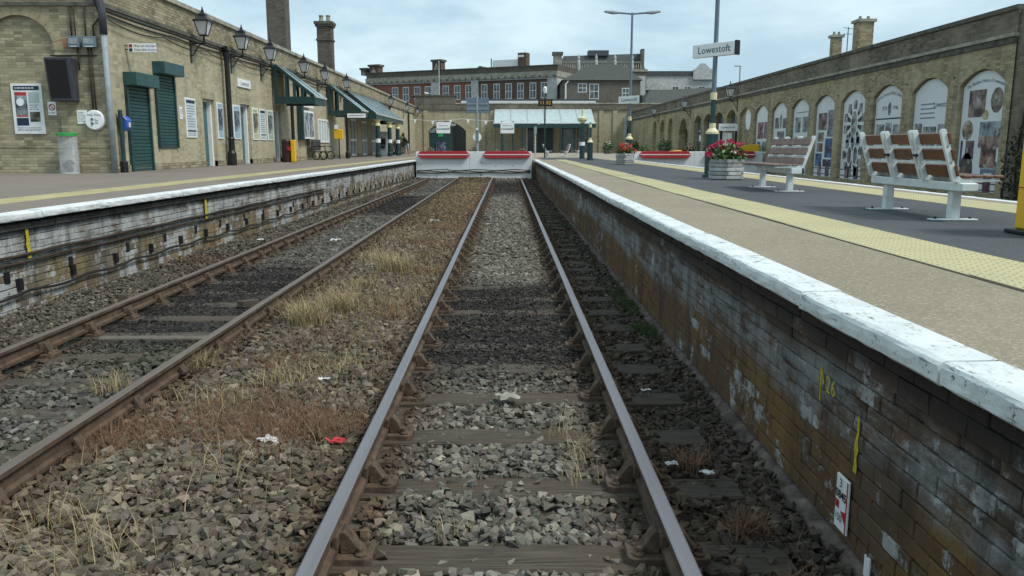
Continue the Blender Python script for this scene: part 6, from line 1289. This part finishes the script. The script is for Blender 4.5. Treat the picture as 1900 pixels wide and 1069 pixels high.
# litter
M['paper'] = plain('litter_paper', (.62, .62, .60), .7, .2, var=.2, scale=30)
def scrap(label, x, y, s, mm='paper', seed=0, z=-.15):
    r_ = random.Random(seed); b = MB(); n = 5
    for i in range(n + 1):
        for j in range(n + 1): b.v.append((x + (i / n - .5) * s * 1.5 + r_.uniform(-.1, .1) * s, y + (j / n - .5) * s + r_.uniform(-.1, .1) * s, z + r_.uniform(0, .35) * s))
    for i in range(n):
        for j in range(n):
            if (i, j) not in ((0, 0), (n - 1, n - 1), (0, n - 1)): a = i * (n + 1) + j; b.f.append((a, a + 1, a + n + 2, a + n + 1)); b.mi.append(0)
    tag(b.build('litter_scrap', M[mm], at=(x, y, z)), label, 'litter', 'scraps of litter on the ballast')
for lb, x, y, s, mm in (('crumpled white paper among the reddish weeds left of the near rail', -1.46, 4.72, .09, 'paper'), ('red and white crisp packet beside the left polished rail', -1.05, 4.72, .08, 'red'), ('white scrap lying in the dry grass before the tufts', -1.42, 6.05, .06, 'paper'), ('pale flat card between the polished rails', 0.0, 5.58, .12, 'stone'), ('white scrap against the outside of the right polished rail', .93, 4.35, .05, 'paper'), ('torn white scrap on a sleeper end right of the track', 1.10, 4.22, .055, 'paper'), ('white plastic lid on dark ballast by the right wall', 1.02, 5.75, .05, 'paper'), ('white scrap at the foot of the left platform wall', -4.75, 15.5, .10, 'paper'), ('white scrap between the rusty rails far along', -3.3, 15.5, .12, 'paper'), ('small white scrap on the brown weeds beyond the tufts', -1.75, 19.5, .14, 'paper'), ('white cup on the brown weeds close to the buffer stop', -1.3, 30.5, .18, 'paper')): scrap(lb, x, y, s, mm, hash(lb) % 1000 if False else len(lb))
for lb, cx, y, zt in (('pale timber crossing the polished track near the buffer stop', CX1, 21.2, -.15), ('pale timber crossing the rusty track halfway along', CX2, 21.0, -.15), ('split grey plank on the black patch of the rusty track', CX2 + .05, 7.55, -.175)):
    tag(MB().box(cx - .62, cx + .62, y, y + .12, -.22, zt).build('pale_timber', plain('bleached_timber', (.135, .118, .092), .9, .2, var=.3, scale=9, bump=.4), at=(cx, y, -.2), bevel=.01), lb, 'timber', 'pale timbers across the tracks')
for lb, x, y, rz_ in (('broken dark wood block by the foot of the left platform wall', -4.55, 9.6, .5), ('grey wooden block lying on the rusty track ballast', -3.0, 9.2, 1.2)): o = MB().box(-.14, .14, -.05, .05, 0, .08).build('wood_block', M['sleeper'], at=(0, 0, 0), bevel=.008); o.location = (x, y, -.2); o.rotation_euler = (0, .1, rz_); tag(o, lb, 'wood block')

# ================================================================ PERSON WITH PUSHCHAIR
def skinned(name, joints, edges, m_, parent, sub=2):
    me = bpy.data.meshes.new(name); me.from_pydata([j[:3] for j in joints], edges, []); o = bpy.data.objects.new(name, me); COL.objects.link(o)
    md = o.modifiers.new('s', 'SKIN'); me.skin_vertices[0].data[0].use_root = True
    for i, j in enumerate(joints): me.skin_vertices[0].data[i].radius = (j[3], j[3] * (j[4] if len(j) > 4 else 1))
    o.modifiers.new('u', 'SUBSURF').levels = sub
    ev = bpy.data.meshes.new_from_object(o.evaluated_get(bpy.context.evaluated_depsgraph_get())); bpy.data.objects.remove(o); ev.name = name
    ev.materials.clear(); ev.materials.append(m_)
    for p in ev.polygons: p.use_smooth = True
    return link(name, ev, None, parent)
pp = thing('person', 'person in dark top and pale blue shorts leaning over a pushchair', 'person', (-8.15, 67.5, PZ))
t = NT('figure', .7, .3); x, y, z = t.sep(t.objpos()); skin_c, top_c, sh_c = (.42, .26, .19), (.018, .018, .022), (.28, .36, .48)
c = t.mix(t.step(z, .50, .52), skin_c, sh_c); c = t.mix(t.step(z, .92, .94), c, top_c)
up_ = t.math('MULTIPLY', t.step(x, -.40, -.42), t.step(z, .90, .92)); c = t.mix(up_, c, skin_c); t.color(c); M['figure'] = t.m
J = [(.0, 0, .92, .15, .8), (-.06, 0, 1.10, .14, .75), (-.20, 0, 1.32, .17, .75), (-.28, 0, 1.42, .07), (-.34, 0, 1.50, .06), (-.38, -.01, 1.58, .105), (-.40, -.01, 1.66, .09),
     (-.24, .19, 1.36, .07), (-.38, .22, 1.16, .052), (-.56, .16, 1.06, .042), (-.63, .14, 1.05, .04), (-.24, -.19, 1.36, .07), (-.40, -.22, 1.16, .052), (-.58, -.16, 1.06, .042), (-.65, -.14, 1.05, .04),
     (.0, .10, .82, .10), (-.04, .11, .48, .07), (.04, .11, .08, .045), (-.10, .12, .035, .04), (.02, -.10, .82, .10), (.06, -.11, .48, .07), (.14, -.11, .08, .045), (.0, -.12, .035, .04)]
E_ = [(0, 1), (1, 2), (2, 3), (3, 4), (4, 5), (5, 6), (2, 7), (7, 8), (8, 9), (9, 10), (2, 11), (11, 12), (12, 13), (13, 14), (0, 15), (15, 16), (16, 17), (17, 18), (0, 19), (19, 20), (20, 21), (21, 22)]
skinned('body', J, E_, M['figure'], pp)
hb = MB().lathe([(0, .13), (.08, .12), (.115, .05), (.118, -.02), (.09, -.09), (.05, -.12)], (-8.15 - .37, 67.5, PZ + 1.64), 10); hb.build('hair', plain('dark_hair', (.03, .022, .018), .7, .3), pp, smooth=True); MB().lathe([(0, 0), (.05, .03), (.05, .08), (0, .11)], (-8.15 - .36, 67.5, PZ + 1.74), 8).build('hair_bun', M['black'], pp, smooth=True)
px_ = thing('pushchair', 'dark pushchair in front of the leaning person', 'pushchair', (-8.95, 67.5, PZ))
MB().prism([(-9.25, 1.30), (-8.95, 1.28), (-8.78, 1.75), (-9.0, 1.95), (-9.3, 1.8)], lambda p, q, d: (p, d, q), 67.28, 67.72).build('seat_hood', M['cabinet'], px_, bevel=.03)
for s in (67.27, 67.73):
    MB().tube([(-8.75, s, 1.98), (-9.0, s, 1.45), (-9.35, s, 1.06)], .018, 6).build('frame', M['black'], px_); MB().tube([(-9.1, s, 1.3), (-8.8, s, 1.06)], .018, 6).build('rear_strut', M['black'], px_)
    for xx in (-9.35, -8.8): w_ = MB().lathe([(.06, -.025), (.125, -.03), (.13, 0), (.125, .03), (.06, .025)], (0, 0, 0), 12); w_.v = [(xx + a, s + c_, 1.06 + b_) for a, b_, c_ in w_.v]; w_.build('wheel', M['black'], px_)
MB().tube([(-8.75, 67.27, 1.98), (-8.75, 67.73, 1.98)], .02, 6).build('handle', M['black'], px_)
